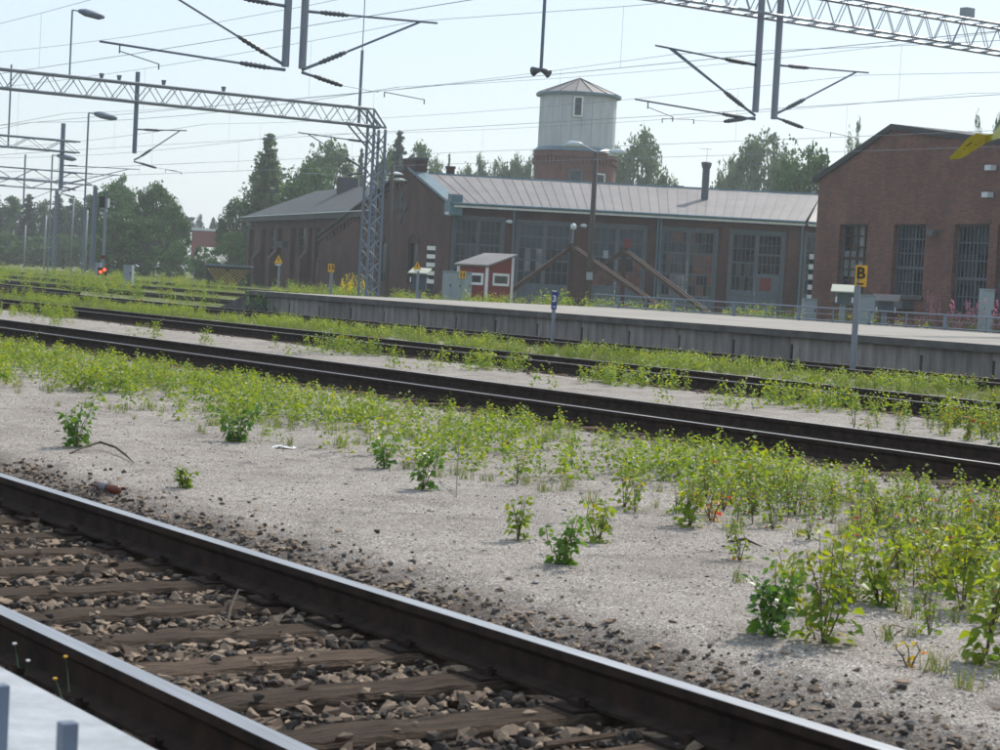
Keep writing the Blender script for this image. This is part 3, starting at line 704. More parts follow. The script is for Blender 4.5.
b.build('bar_symbol', M['black'], o)
D3 = 66.0
o, tp = sign_post('track_number_sign', 'small blue sign with a white number 3 in front of the far platform', 553.3, 330, 306, 38.5*1.22, .045, M['galv'])
D3 = 38.5*1.22; u = FOC/D3; h = on(554.2, 300.5, D3); b = MB(); b.cbox(h-FW*.05, 5.6/u, .03, 17.5/u, rz=-YAW); b.build('sign_board', M['blue'], o)
b = MB(); b.cbox(h-FW*.05+RT*3.4/u+UP*6/u, 1.6/u, .028, 4/u, rz=-YAW); b.build('side_flap', M['blue'], o)
text('number', '3', 9.0/u, on(554.3, 299, D3-.09), RT, UP, M['white'], o); text('small_letters', 'PO', 2.6/u, on(554.3, 307, D3-.09), RT, UP, M['white'], o)
b = MB(); b.cbox(h-FW*.05+UP*9.4/u, 4/u, .1, 1.4/u, rz=-YAW); b.build('cap', M['lampcap'], o)
def tri_sign(px, pyc, D, pyb, label):
    o, tp = sign_post('warning_sign', label, px, pyb, pyc+5, D, .055, M['galv'], -.2); u = FOC/D; c = on(px, pyc, D-.1)
    b = MB(); w_ = 4.3/u; hgt = 8.5/u
    A, B_, C = c+UP*hgt*.55, c-RT*w_-UP*hgt*.45, c+RT*w_-UP*hgt*.45
    b.face([A, B_, C]); b.face([A+FW*.03, C+FW*.03, B_+FW*.03]); b.face([A, A+FW*.03, B_+FW*.03, B_]); b.face([B_, B_+FW*.03, C+FW*.03, C]); b.face([C, C+FW*.03, A+FW*.03, A]); b.build('triangle_board', M['yellow'], o)
    b = MB(); e = c-FW*.012
    b.face([e+UP*hgt*.30, e-RT*.7/u+UP*.2/u, e+RT*.6/u-UP*.2/u]); b.face([e-RT*.2/u, e-UP*hgt*.30, e+RT*.8/u+UP*.1/u]); b.build('bolt_symbol', M['black'], o)
    b = MB(); b.cbox(c-UP*(hgt*.45+1.4/u), 5.6/u, .03, 1.5/u, rz=-YAW); b.build('lower_plate', M['lampcap'], o)
tri_sign(278.5, 259.5, 92, 292, 'yellow triangular warning sign on a post by the brick annex'); tri_sign(417.3, 266, 84, 305, 'yellow triangular warning sign on a post beside a small pale roof')
o, tp = sign_post('signal_board', 'small yellow square board with dark digits on a short post', 330.8, 296, 272, 86, .07, M['galv']); u = FOC/86
h = on(331.2, 268, 85.9); b = MB(); b.cbox(h, 6.2/u, .03, 8.2/u, rz=-YAW); b.build('board', M['yellow'], o); text('digits', '15', 6.2/u, on(331.2, 267.6, 85.8), RT, UP, M['black'], o)

def stripe_board(px, pyt, pyb, D, wpx, n, label):
    u = FOC/D; a = on(px, (pyt+pyb)/2, D); o = thing('striped_board', label, 'clearance board', (a.x, a.y, -.15))
    za, zb = on(px, pyt, D).z, on(px, pyb, D).z; h = (za-zb)/(2*n-1)
    b = MB(); b.cbox((a.x, a.y, (za-.15)/2), wpx/u*.9, .08, za+.15, rz=-YAW); b.build('backing', M['black'], o)
    for i in range(n): b = MB(); b.cbox(V((a.x, a.y, zb+h*(2*i+.5)))-FW*.045, wpx/u, .03, h, rz=-YAW); b.build('white_stripe', M['white'], o)
stripe_board(430.5, 246, 283.5, 121, 8.5, 5, 'tall black and white striped board on the roundhouse gable corner')
stripe_board(810.2, 254, 300, 93.4, 4.4, 5, 'narrow black and white striped board at the left corner of the workshop')

# ------------------------------------------------------------------ hut, cabinets, small roofed boxes
c1 = plan(486, 104); lv = (-RT*1.5+FW*.95); rv = (RT*1.32+FW*1.9); h1, h2 = on(486, 267, 104).z, on(511, 256, 106).z
hut = thing('red_hut', 'small red wooden hut with white trim, white window frames and a pale lean-to roof', 'hut', (c1.x, c1.y, -.15))
n1 = lv.cross(UP).normalized(); n1 = n1 if n1.dot(FW) < 0 else -n1; n2 = rv.cross(UP).normalized(); n2 = n2 if n2.dot(FW) < 0 else -n2
b = MB(); z0 = -.15
P4 = [c1, c1+rv, c1+rv+lv, c1+lv]; hh = [h1, h2, h2, h1]
b.hexa([V((p.x, p.y, z0)) for p in P4]+[V((p.x, p.y, z)) for p, z in zip(P4, hh)]); b.build('walls', M['hut_red'], hut)
b = MB(); ov = .18; Q = [c1-lv.normalized()*ov-rv.normalized()*ov, c1+rv-lv.normalized()*ov+rv.normalized()*ov, c1+rv+lv+(lv+rv).normalized()*ov, c1+lv+lv.normalized()*ov-rv.normalized()*ov]
b.hexa([V((p.x, p.y, z+.02)) for p, z in zip(Q, hh)]+[V((p.x, p.y, z+.11)) for p, z in zip(Q, hh)]); b.build('roof', M['roof'], hut)
for p, z in zip(P4[:2]+[P4[3]], (h1, h2, h1)): b = MB(); b.cbox(V((p.x, p.y, (z+z0)/2)), .14, .14, z-z0, rz=-YAW+.3); b.build('corner_board', M['white'], hut)
def hut_window(o3, dv, nv, s0, s1, za, zb):
    d = dv.normalized(); L_ = dv.length
    b = MB(); a = o3+d*L_*s0+nv*.01; a.z = za; wd = d*L_*(s1-s0); fr = .13
    b.box(a, wd, nv*.05, UP*fr); b.box(a+UP*(zb-za-fr), wd, nv*.05, UP*fr); b.box(a+UP*fr, d*fr, nv*.05, UP*(zb-za-2*fr)); b.box(a+wd-d*fr+UP*fr, d*fr, nv*.05, UP*(zb-za-2*fr)); w_ = b.build('window_frame', M['white'], hut)
    b = MB(); b.box(a+d*fr+UP*fr, wd-d*2*fr, nv*.015, UP*(zb-za-2*fr)); b.build('pane', M['g_dark'], w_)
hut_window(c1, rv, n2, .22, .86, on(500, 286, 105).z, on(500, 273.5, 105).z); hut_window(c1, lv, n1, .10, .72, on(478, 285, 104.5).z, on(478, 273, 104.5).z)
def cabinet(label, px0, px1, pyt, D, m_, seam=True, depth=.7, doors=2):
    a, b_ = plan(px0, D), plan(px1, D); d = b_-a; zt = on((px0+px1)/2, pyt, D).z; o = thing('cabinet', label, 'cabinet', (a.x, a.y, -.15))
    b = MB(); b.box(V((a.x, a.y, -.15)), d, FW*depth, UP*(zt+.15)); b.build('body', m_, o)
    for i in range(doors):
        b = MB(); b.box(V((a.x, a.y, .0))+d*((i+.03)/doors)-FW*.025, d*(.94/doors), FW*.022, UP*(zt-.06)); dr = b.build('door', m_, o)
        b = MB(); b.box(V((a.x, a.y, zt*.55))+d*((i+.8)/doors)-FW*.05, d.normalized()*.05, FW*.025, UP*.14); b.build('handle', M['black'], dr)
    b = MB(); b.box(V((a.x, a.y, zt))-FW*.05-d*.01, d*1.02, FW*(depth+.1), UP*.04); b.build('lid', m_, o)
    return o
cb = cabinet('large pale grey cabinet with a yellow notice, left of the red hut', 442, 471, 272, 99, M['cabinet'], doors=3)
ys = thing('notice', 'small yellow notice fixed at the top of the large pale cabinet', 'sign', tuple(on(462.5, 274.5, 98.9))); b = MB(); b.cbox(on(462.6, 274.8, 98.9), .34, .02, .36, rz=-YAW); b.build('board', M['yellow'], ys)
b = MB()
for s in (-.07, .07): b.cbox(on(462.6, 274.8, 98.88)+RT*s, .05, .02, .24, rz=-YAW)
b.build('dark_marks', M['black'], ys)
cabinet('pale blue cabinet behind the yellow letter sign', 858, 876, 295.5, 80, M['cabinet'], doors=1)
cabinet('low grey cabinet at the left corner of the workshop wall', 805, 818, 299.5, 88, M['cabinet'], doors=1)
cabinet('pale rounded cabinet near the right edge among the pink flowers', 984, 995, 290, 74, M['cabinet'], doors=1)
def roof_box(label, x0, x1, pyt, pyr, D, mr, bx0, bx1, pyb):
    a = plan((x0+x1)/2, D); u = FOC/D; o = thing('roofed_box', label, 'equipment box', (a.x, a.y, -.15)); wd = (x1-x0)/u
    za = on((x0+x1)/2, pyr, D).z; zb = on((x0+x1)/2, pyt, D).z
    A = V((a.x, a.y, za))-RT*wd/2; b = MB(); r0 = A-FW*.45; ext = RT*wd
    rp = [r0, r0+ext*.82, A+FW*.5+ext*.98+UP*(zb-za)*1.5, A+FW*.5+ext*.18+UP*(zb-za)*1.5]
    b.hexa(rp+[p+UP*.05 for p in rp]); b.build('roof', mr, o)
    b = MB(); w2 = (bx1-bx0)/u; c = plan((bx0+bx1)/2, D); zc = on(0, pyb, D).z if 0 else on((bx0+bx1)/2, pyb, D).z
    b.cbox(V((c.x, c.y, (za+zc)/2)), w2, .5, za-zc, rz=-YAW); b.build('box', M['panel'], o); b = MB(); b.cbox(V((c.x, c.y, (zc-.15)/2)), .2, .2, zc+.15, rz=-YAW); b.build('post', M['galv'], o)
    for s in (-1, 1): b = MB(); b.cbox(V((c.x, c.y, za-.25*wd))+RT*s*w2*.62-FW*.3, .05, .05, .22, rz=-YAW); b.build('glass_insulator', M['white'], o)
roof_box('equipment box with a bright pale green sloping roof left of the letter sign', 829, 857, 288, 292.6, 79, M['far_roof'], 837, 850, 304)
roof_box('equipment box with a brown sloping roof right of the letter sign', 870, 904, 297.5, 301.6, 82, M['roof'], 878, 893, 312)
roof_box('equipment box with a pale sloping roof under the yellow triangle sign', 407.5, 431, 270.5, 274, 86, M['far_roof'], 412, 426, 290)

# ------------------------------------------------------------------ building helpers
class Wall:
    """vertical wall from A to B (plan), n towards the camera side"""
    def __init__(s, A, B):
        s.A = V((A[0], A[1], 0)); s.B = V((B[0], B[1], 0)); d = s.B-s.A; s.L = d.length; s.u = d.normalized(); s.n = V((s.u.y, -s.u.x, 0))
        if s.n.dot(CAM-s.A) < 0: s.n = -s.n
    def hit(s, px, py):
        r = ray(px, py); o = CAM; k = (s.A-o).dot(s.n)/r.dot(s.n); P = o+r*k
        return (P-s.A).dot(s.u), P.z
    def pt(s, u, z, off=0): return s.A+s.u*u+s.n*off+UP*z
    def box(s, b, u0, u1, z0, z1, o0, o1, mi=0): b.box(s.pt(u0, z0, o0), s.u*(u1-u0), s.n*(o1-o0), UP*(z1-z0), mi)
    def build(s, us, zt, holes, m_, par, name='wall', thick=.4, zb=-.3):
        us = sorted(set([round(x, 4) for x in us]+[round(h[i], 4) for h in holes for i in (0, 1)])); b = MB()
        for u0, u1 in zip(us, us[1:]):
            if u1-u0 < 1e-3: continue
            um = (u0+u1)/2; hs = sorted([(h[2], h[3]) for h in holes if h[0] < um < h[1]]); z = zb
            for (a, c) in hs:
                if a > z+.01: s.box(b, u0, u1, z, a, -thick, 0)
                z = c
            t0, t1_ = zt(u0), zt(u1); P = [s.pt(u0, z, -thick), s.pt(u1, z, -thick), s.pt(u1, z, 0), s.pt(u0, z, 0), s.pt(u0, t0, -thick), s.pt(u1, t1_, -thick), s.pt(u1, t1_, 0), s.pt(u0, t0, 0)]
            if (s.u).cross(s.n).z < 0: P = [P[i] for i in (3,2,1,0,7,6,5,4)]
            b.hexa(P)
        return b.build(name, m_, par)
def rect_box(b, w_, u0, u1, z0, z1, fr, o0, o1):
    w_.box(b, u0, u1, z0, z0+fr, o0, o1); w_.box(b, u0, u1, z1-fr, z1, o0, o1); w_.box(b, u0, u0+fr, z0+fr, z1-fr, o0, o1); w_.box(b, u1-fr, u1, z0+fr, z1-fr, o0, o1)

# ------------------------------------------------------------------ roundhouse
ZE, ZR = 6.02, 8.12
E_ = [plan(447, 125), plan(511, 125), plan(655, 125), plan(800, 125), plan(880, 127.5)]
rh = thing('roundhouse', 'long brick locomotive roundhouse with tall glazed doors and a pale standing-seam metal roof', 'building', (E_[1].x, E_[1].y, 0))
RB = [plan(410, 132, 175), plan(502, 133, 180), plan(657, 133.2, 188), plan(821, 132.5, 195), plan(905, 134, 200)]
doors = [[(450, 502.5, 217, 6, 4, 1, 'a')], [(516.5, 572, 221.5, 5, 4, 1, 'b'), (592, 645, 225, 4, 2, 1, 'c')], [(663.5, 716, 228.5, 6, 5, 0, 'd'), (733, 783.5, 231.5, 4, 4, 0, 'e')], [(797.5, 846, 233.5, 4, 4, 0, 'e')]]
tints = {'a': ['g_dark', 'g_dark', 'g_blue'], 'b': ['g_blue', 'g_dark', 'g_pale', 'g_blue', 'g_dark'], 'c': ['g_blue', 'g_blue', 'g_rust_refl', 'g_dark'], 'd': ['g_dark', 'g_rust_refl', 'g_blue', 'g_dark', 'g_green'], 'e': ['g_dark', 'g_green', 'g_dark', 'g_dark']}  # rust, pale and lighter blue panes carry painted reflections in their colour
rr = random.Random(3)
for i in range(4):
    W = Wall(E_[i], E_[i+1]); holes = []; ds = []
    for (p0, p1, pt_, rows, cols, sm, kd) in doors[i]:
        u0, zt_ = W.hit(p0-3, pt_-2.5); u1, _ = W.hit(p1+3, pt_); u0 = max(u0, .1); u1 = min(u1, W.L-.1); holes.append((u0, u1, -.3, zt_)); ds.append((u0, u1, zt_, rows, cols, kd))
    W.build([0, W.L], lambda u: ZE-.32, holes, M['brick_h'], rh)
    # cornice courses and pilasters
    for z, o in ((ZE-.34, .16), (ZE-.50, .10)):
        b = MB(); W.box(b, 0, W.L, z, z+.14, .003, o); b.build('cornice', M['brick_h'], rh)
    edges = [0]+[x for h in holes for x in (h[0], h[1])]+[W.L]
    for a, c in zip(edges[::2], edges[1::2]):
        if c-a > .5: b = MB(); W.box(b, a+.15, c-.15, -.2, ZE-.52, .003, .12); b.build('pilaster', M['brick_h'], rh)
    for (u0, u1, zt_, rows, cols, kd) in ds:
        b = MB(); rect_box(b, W, u0+.005, u1-.005, -.1, zt_-.005, .16, -.22, -.03); b.build('door_frame', M['frame'], rh)
        um = (u0+u1)/2
        for k, (a, c) in enumerate(((u0+.17, um-.01), (um+.01, u1-.17))):
            lf = MB(); fr = .12; zb_ = .05; zt2 = zt_-.18; kick = {'a': .5, 'b': 1.25, 'c': 1.35, 'd': 1.0, 'e': 1.5}[kd]
            if kd == 'e' and k == 1: kick = 2.6
            rect_box(lf, W, a, c, zb_, zt2, fr, -.20, -.10); W.box(lf, a+fr, c-fr, zb_+fr, zb_+kick, -.19, -.13)
            leaf = lf.build('door_leaf', M['frame'] if kd != 'a' else M['panel'], rh)
            ga, gc, gz0, gz1 = a+fr, c-fr, zb_+kick, zt2-fr; hv = []
            nsub = rows if kd in 'ab' else {'c': 4, 'd': 6, 'e': 4}[kd]
            bars = MB()
            for q in range(1, cols if kd in 'ab' else cols+1): uu = ga+(gc-ga)*q/(cols if kd in 'ab' else cols+1); W.box(bars, uu-.018, uu+.018, gz0, gz1, -.168, -.135)
            for q in range(1, nsub): zz = gz0+(gz1-gz0)*q/nsub; hw = .055 if (q % 2 == 0) else .022; W.box(bars, ga, gc, zz-hw, zz+hw, -.165, -.128)
            bars.build('glazing_bars', M['frame'], leaf)
            nc = cols if kd in 'ab' else cols+1
            for q in range(nc):
                for z_ in range(nsub):
                    pa, pc = ga+(gc-ga)*q/nc, ga+(gc-ga)*(q+1)/nc; za, zc = gz0+(gz1-gz0)*z_/nsub, gz0+(gz1-gz0)*(z_+1)/nsub
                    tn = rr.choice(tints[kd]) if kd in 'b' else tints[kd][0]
                    if kd == 'c': tn = 'g_blue' if z_ >= 2 else ('g_rust_refl' if z_ == 0 or q > 1 and k else 'g_dark')
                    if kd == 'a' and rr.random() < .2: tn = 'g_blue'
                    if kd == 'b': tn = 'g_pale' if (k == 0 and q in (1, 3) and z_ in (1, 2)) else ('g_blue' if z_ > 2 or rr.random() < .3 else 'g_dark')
                    if kd == 'd': tn = 'g_pale' if (k == 0 and z_ in (0, 1) and q >= 2) else ('g_rust_refl' if (k == 1 and 2 <= z_ <= 3 and q > 0) or rr.random() < .15 else rr.choice(['g_dark', 'g_blue', 'g_dark', 'g_green']))
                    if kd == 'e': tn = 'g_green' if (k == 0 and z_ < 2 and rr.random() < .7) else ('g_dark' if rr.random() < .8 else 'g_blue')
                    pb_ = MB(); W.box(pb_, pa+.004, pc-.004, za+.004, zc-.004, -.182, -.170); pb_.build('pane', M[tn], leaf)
        if kd == 'e': rbx = MB(); W.box(rbx, um+.3, um+1.0, 1.6, 2.4, -.125, -.10); rbx.build('red_panel', M['red'], rh)
        if kd == 'c': rbx = MB(); W.box(rbx, u0+1.0, u0+1.32, 3.1, 3.6, -.125, -.10); rbx.build('paper_notice', M['cabinet'], rh)
    # roof sheets between standing seams
    a0, a1 = W.pt(0, ZE, .45), W.pt(W.L, ZE, .45); r0, r1 = V((RB[i].x, RB[i].y, ZR)), V((RB[i+1].x, RB[i+1].y, ZR))
    ns = max(6, round(W.L/.56)); nrm = (a1-a0).cross(r0-a0).normalized(); nrm = nrm if nrm.z > 0 else -nrm
    dirn = (W.n*-7.9+UP*(ZR-ZE)); rl = (r1-r0).length
    for k in range(ns):
        f0, f1 = k/ns, (k+1)/ns; gp = .012
        P = [a0.lerp(a1, f0+gp/ns), a0.lerp(a1, f1-gp/ns), r0.lerp(r1, f1-gp/ns), r0.lerp(r1, f0+gp/ns)]
        h_ = rr.uniform(.045, .06); b = MB(); b.hexa(P+[p+nrm*h_ for p in P]); b.build('roof_sheet', M['roof'], rh)
        c = MB(); q0, q1 = a0.lerp(a1, f1), r0.lerp(r1, f1); c.box(q0-W.u*.012, W.u*.024, q1-q0, nrm*.085); c.build('roof_seam', M['roof'], rh)
    b = MB(); b.box(a0+W.n*.02-UP*.24, a1-a0, W.n*.05, UP*.25); b.build('fascia', M['white'], rh)
    b = MB(); b.tube([a0+W.n*.13-UP*.02, a1+W.n*.13-UP*.02], .085, 8); b.build('gutter', M['teal'], rh)
    b = MB(); b.tube([r0+UP*.05, r1+UP*.05], .11, 6); b.build('ridge_cap', M['teal'], rh)
    # back slope
    bk0, bk1 = r0+(r0-a0)*2.2, r1+(r1-a1)*2.2; bk0.z = bk1.z = 3.9
    b = MB(); b.face([r0, r1, bk1, bk0]); b.face([r0-UP*.1, bk0-UP*.1, bk1-UP*.1, r1-UP*.1]); b.build('back_roof', M['roof'], rh)
    if i in (0, 1): bar('downpipe', W.pt(W.L-.05, ZE, .2), W.pt(W.L-.05, -.1, .2), .06, M['teal'], rh)
    if i == 2: bar('downpipe', W.pt(.15, ZE, .2), W.pt(.15, -.1, .2), .06, M['teal'], rh); bar('downpipe', W.pt(W.L-.1, ZE, .2), W.pt(W.L-.1, -.1, .2), .06, M['teal'], rh)
# gable wall at the left end
gdir = (plan(410, 132, 175)-plan(447, 125)); GA = plan(447, 125); GB = GA+gdir*3.457
GW = Wall(GA, GB); ur = gdir.length
zrake = lambda u: (ZE-.05+(ZR+.35-ZE)*(u/ur)) if u < ur else (ZR+.3-(ZR+.3-3.95)*(u-ur)/(GW.L-ur))
arch = []
for px0, px1, pyt, pyb in ((409, 416, 243, 284), (378, 386, 243, 284)):
    a = GW.hit(px0, pyt); c = GW.hit(px1, pyb); arch.append((min(a[0], c[0]), max(a[0], c[0]), .9, a[1]))
GW.build([0, ur, GW.L]+[GW.L*k/8 for k in range(9)], zrake, arch, M['brick_h'], rh, 'gable_wall', .5)
for (u0, u1, z0, z1) in arch:
    b = MB(); GW.box(b, u0, u1, z0, z1, -.25, -.2); b.build('arched_window', M['g_dark'], rh)
    b = MB()
    for k in range(8):
        t0, t1_ = math.pi*k/8, math.pi*(k+1)/8; uc, rr_ = (u0+u1)/2, (u1-u0)/2+.25
        P = [GW.pt(uc-rr_*math.cos(t), z1-.1+rr_*.7*math.sin(t), .0) for t in (t0, t1_)]; Q = [GW.pt(uc-(rr_-.25)*math.cos(t), z1-.1+(rr_-.25)*.7*math.sin(t), 0) for t in (t0, t1_)]
        b.hexa([Q[0], Q[1], P[1], P[0]]+[p+GW.n*.06 for p in (Q[0], Q[1], P[1], P[0])])
    b.build('brick_arch', M['brick_h'], rh)
# raised verge, flashing, stepped corbels, ridge turret and foot scroll
def rake_piece(name, u0, u1, lo, hi, o0, o1, m_):
    z = zrake; b = MB(); P = [GW.pt(u0, z(u0)+lo, o0), GW.pt(u1, z(u1)+lo, o0), GW.pt(u1, z(u1)+lo, o1), GW.pt(u0, z(u0)+lo, o1)]; b.hexa(P+[p+UP*(hi-lo) for p in P]); return b.build(name, m_, rh)
rake_piece('verge_flashing', .0, ur-.02, 0, .16, -.75, .22, M['teal']); rake_piece('verge_flashing', ur+.02, GW.L, 0, .14, -.6, .22, M['roof_dark'])
rake_piece('rake_course', .0, ur-.02, -.42, -.24, .003, .14, M['brick_h']); rake_piece('rake_course', ur+.02, GW.L, -.42, -.24, .003, .14, M['brick_h'])
for k in range(22):
    u = ur+.6+k*.8
    if u > GW.L-.5: break
    b = MB(); GW.box(b, u, u+.3, zrake(u+.3)-.78, zrake(u+.3)-.44, .003, .12); b.build('corbel', M['brick_h'], rh)
b = MB(); GW.box(b, ur-1.25, ur+1.1, ZR-.3, ZR+.85, -.7, .12); b.build('ridge_turret', M['brick_h'], rh)
b = MB(); GW.box(b, ur-1.35, ur+1.2, ZR+.85, ZR+1.0, -.8, .2); b.build('turret_cap', M['roof_dark'], rh)
b = MB(); GW.box(b, -.55, .45, ZE-.75, ZE+.05, -.55, .3); GW.box(b, -.62, .0, ZE+.05, ZE+.55, -.5, .25); b.build('corner_block', M['teal'], rh)
# diamond of dark openings in the gable
dc = GW.hit(401, 206); k_ = 0
for du, dz in ((0, .72), (-.85, 0), (.85, 0), (0, -.72), (0, 0)):
    b = MB(); c = GW.pt(dc[0]+du*1.0, dc[1]+dz, .002); w_ = .55; P = [c+GW.u*w_, c+UP*.45, c-GW.u*w_, c-UP*.45]
    b.hexa(P+[p+GW.n*.05 for p in P]); b.build('diamond_vent', M['black'] if 0 else M['roof_dark'], rh)
# chimneys and vents
def chimney(px, py0, py1, D, wpx, m_, label=None):
    u = FOC/D; a = on(px, py0, D); t_ = on(px, py1, D); b = MB(); b.cbox(V((a.x, a.y, (a.z+t_.z)/2)), wpx/u, wpx/u, a.z-t_.z if a.z > t_.z else t_.z-a.z, rz=-YAW); b.cbox(V((a.x, a.y, t_.z)), wpx/u*1.2, wpx/u*1.2, .15, rz=-YAW); return b.build('chimney', m_, rh)
chimney(450, 178, 167.5, 134.5, 8.5, M['brick_h']); chimney(678.5, 190, 187, 134.5, 8, M['roof_dark'])
pa = on(704.5, 200, 129.5); pb2 = on(705, 163, 129.5)
c = MB(); c.tube([(pa.x, pa.y, pa.z-.6), (pa.x, pa.y, pb2.z)], .24, 12); c.tube([(pa.x, pa.y, pb2.z-.35), (pa.x, pa.y, pb2.z), (pa.x, pa.y, pb2.z+.06)], [.27, .36, .30], 12); c.build('stove_pipe', M['insul'], rh, smooth=False)
an = thing('aerial', 'thin television aerial on top of the dark stove pipe', 'aerial', (pa.x, pa.y, pb2.z)); bar('rod', (pa.x, pa.y, pb2.z), (pa.x, pa.y, pb2.z+.95), .015, M['wire'], an, 4)
bar('cross_rod', V((pa.x, pa.y, pb2.z+.9))-RT*.5, V((pa.x, pa.y, pb2.z+.9))+RT*.3, .012, M['wire'], an, 4)
for px, py, lb in ((447.5, 213.5, 'white wall lamp on the roundhouse corner above the leftmost glazed door'), (508.5, 221.5, 'white wall lamp on the pillar right of the leftmost glazed door'), (583, 225.5, 'tiny white wall lamp on the pillar behind the left trestle')):
    h = on(px, py, 124.4); wl_ = thing('wall_lamp', lb, 'lamp', tuple(h)); c = MB(); c.tube([h-RT*.16, h+RT*.05, h+RT*.24-UP*.05], [.06, .13, .10], 8); c.build('lamp_head', M['lampcap'], wl_, smooth=True); bar('arm', h, h+FW*.5, .03, M['galv'], wl_)

# ------------------------------------------------------------------ brick annex at the left
wa = thing('brick_annex', 'long low brick shed with dark roof, wall piers and tall narrow windows', 'building', tuple(plan(249, 175.5)))
A_, B_ = plan(249, 175.5, 270), plan(366, 141.5, 270)
AW = Wall(A_, B_); wins = []
for px0, px1, pyt, pyb in ((269.5, 275, 230, 270), (299, 306, 228, 272), (322, 325, 230, 270), (341, 345, 240, 270)):
    a = AW.hit(px0, pyt); c = AW.hit(px1, pyb); wins.append((a[0], c[0], 1.0, a[1]))
AW.build([0, AW.L], lambda u: 5.7, wins, M['brick_h'], wa, thick=.5)
for (u0, u1, z0, z1) in wins:
    b = MB(); AW.box(b, u0, u1, z0, z1, -.25, -.2); w_ = b.build('window', M['g_dark'], wa)
    b = MB()
    for k in range(1, 5): AW.box(b, u0, u1, z0+(z1-z0)*k/5-.03, z0+(z1-z0)*k/5+.03, -.198, -.15)
    AW.box(b, (u0+u1)/2-.03, (u0+u1)/2+.03, z0, z1, -.198, -.16); b.build('glazing_bars', M['frame'], w_)
for px in (251, 263, 279, 292.5, 310, 317, 330, 347):
    u, _ = AW.hit(px, 260); b = MB(); AW.box(b, max(u-.45, 0), u+.45, -.2, 4.7, .003, .35); wdt = MB(); b.build('wall_pier', M['brick_h'], wa)
    b = MB(); P = [AW.pt(max(u-.5, 0), -.2, .36), AW.pt(u+.5, -.2, .36), AW.pt(u+.5, -.2, .95), AW.pt(max(u-.5, 0), -.2, .95)]; Tt = [AW.pt(max(u-.5, 0), 2.9, .36), AW.pt(u+.5, 2.9, .36), AW.pt(u+.5, 2.2, .95), AW.pt(max(u-.5, 0), 2.2, .95)]
    if px in (263, 279, 310, 330): b.hexa(P+Tt); b.build('buttress', M['brick_h'], wa)
for z, o in ((5.2, .12), (5.45, .2)): b = MB(); AW.box(b, 0, AW.L, z, z+.13, .003, o); b.build('cornice', M['brick_h'], wa)
r1_, r0_ = on(368, 188.5, 158.9), on(316, 191, 170); e0, e1 = AW.pt(-.6, 5.75, .7), AW.pt(AW.L+3, 5.75, .7)
u_ = AW.u; ridge0 = r0_; ridge1 = r0_+u_*30; ridge1.z = ridge0.z; bk = AW.n*-6.2
b0, b1 = ridge0+bk-UP*2.2-u_*5, ridge1+bk-UP*2.2
b = MB(); th = UP*-.18
for P in ([e0, e1, ridge1, ridge0], [ridge0, ridge1, b1, b0], [e0, ridge0, b0]):
    b.face(P); b.face([p+th for p in P][::-1])
b.build('roof', M['roof_dark'], wa)
b = MB(); b.box(e0-UP*.42, e1-e0, AW.n*.06, UP*.40); b.build('fascia', M['roof_dark'], wa); b = MB(); b.box(e0-UP*.03+AW.n*.02, e1-e0, AW.n*.14, UP*.06); b.build('eaves_strip', M['lampcap'], wa)
b = MB(); b.box(AW.pt(.02, -.3, -.5), AW.n*-11, AW.u*.4, UP*5.9); b.build('end_wall', M['brick_h'], wa)
h = on(348, 186, 160); b = MB(); b.cbox(h, 1.7, 1.2, 1.3, rz=-YAW); b.build('chimney', M['roof_dark'], wa)
h = AW.pt(AW.hit(290, 245)[0], AW.hit(290, 245)[1], .45); b = MB(); b.cbox(h, .9, 1.0, .5); b.build('door_canopy', M['roof_dark'], wa)

# ------------------------------------------------------------------ brick workshop on the right
ws = thing('brick_workshop', 'large red brick workshop with an off-centre gable and tall barred windows, right edge', 'building', tuple(plan(812, 95)))
WA, WB = plan(812.5, 95), plan(1065, 79.5); WW = Wall(WA, WB); hw_ = []
ua, za = WW.hit(813, 178.5); ub, zb = WW.hit(893, 127.5); uc, zc = WW.hit(1000, 142.5); 
def wtop(u): return za+(zb-za)*u/ub if u < ub else zb+(zc-zb)*(u-ub)/(uc-ub)
for px0, px1, pyb in ((840, 863.5, 303), (894.5, 921.5, 297), (955, 984, 316), (998.5, 1030, 316)):
    a = WW.hit(px0, 224.5); c = WW.hit(px1, pyb); hw_.append((a[0], c[0], max(c[1], .1), a[1]))
WW.build([0, ub, uc, WW.L], wtop, hw_, M['brick_r'], ws, thick=.5)
WS = MB(); 
for s, P in enumerate((('left',),)):
    b = MB(); b.box(WW.pt(.003, -.3, -.5), WW.n*-24, WW.u*.4, UP*(za+.25)); b.build('side_wall', M['brick_r'], ws)
b = MB(); Lr = -26
for u0, u1 in ((-.35, ub), (ub, WW.L+2)):
    P = [WW.pt(u0, wtop(u0)+.02, .14), WW.pt(u1, wtop(u1)+.02, .14), WW.pt(u1, wtop(u1)+.02, Lr), WW.pt(u0, wtop(u0)+.02, Lr)]; b.hexa(P+[p+UP*.14 for p in P])
b.build('roof', M['roof_dark'], ws)
for u0, u1 in ((-.35, ub), (ub, WW.L+2)):
    b = MB(); P = [WW.pt(u0, wtop(u0)-.10, .003), WW.pt(u1, wtop(u1)-.10, .003), WW.pt(u1, wtop(u1)-.10, .12), WW.pt(u0, wtop(u0)-.10, .12)]; b.hexa(P+[p+UP*.115 for p in P]); b.build('verge_board', M['roof_dark'], ws)
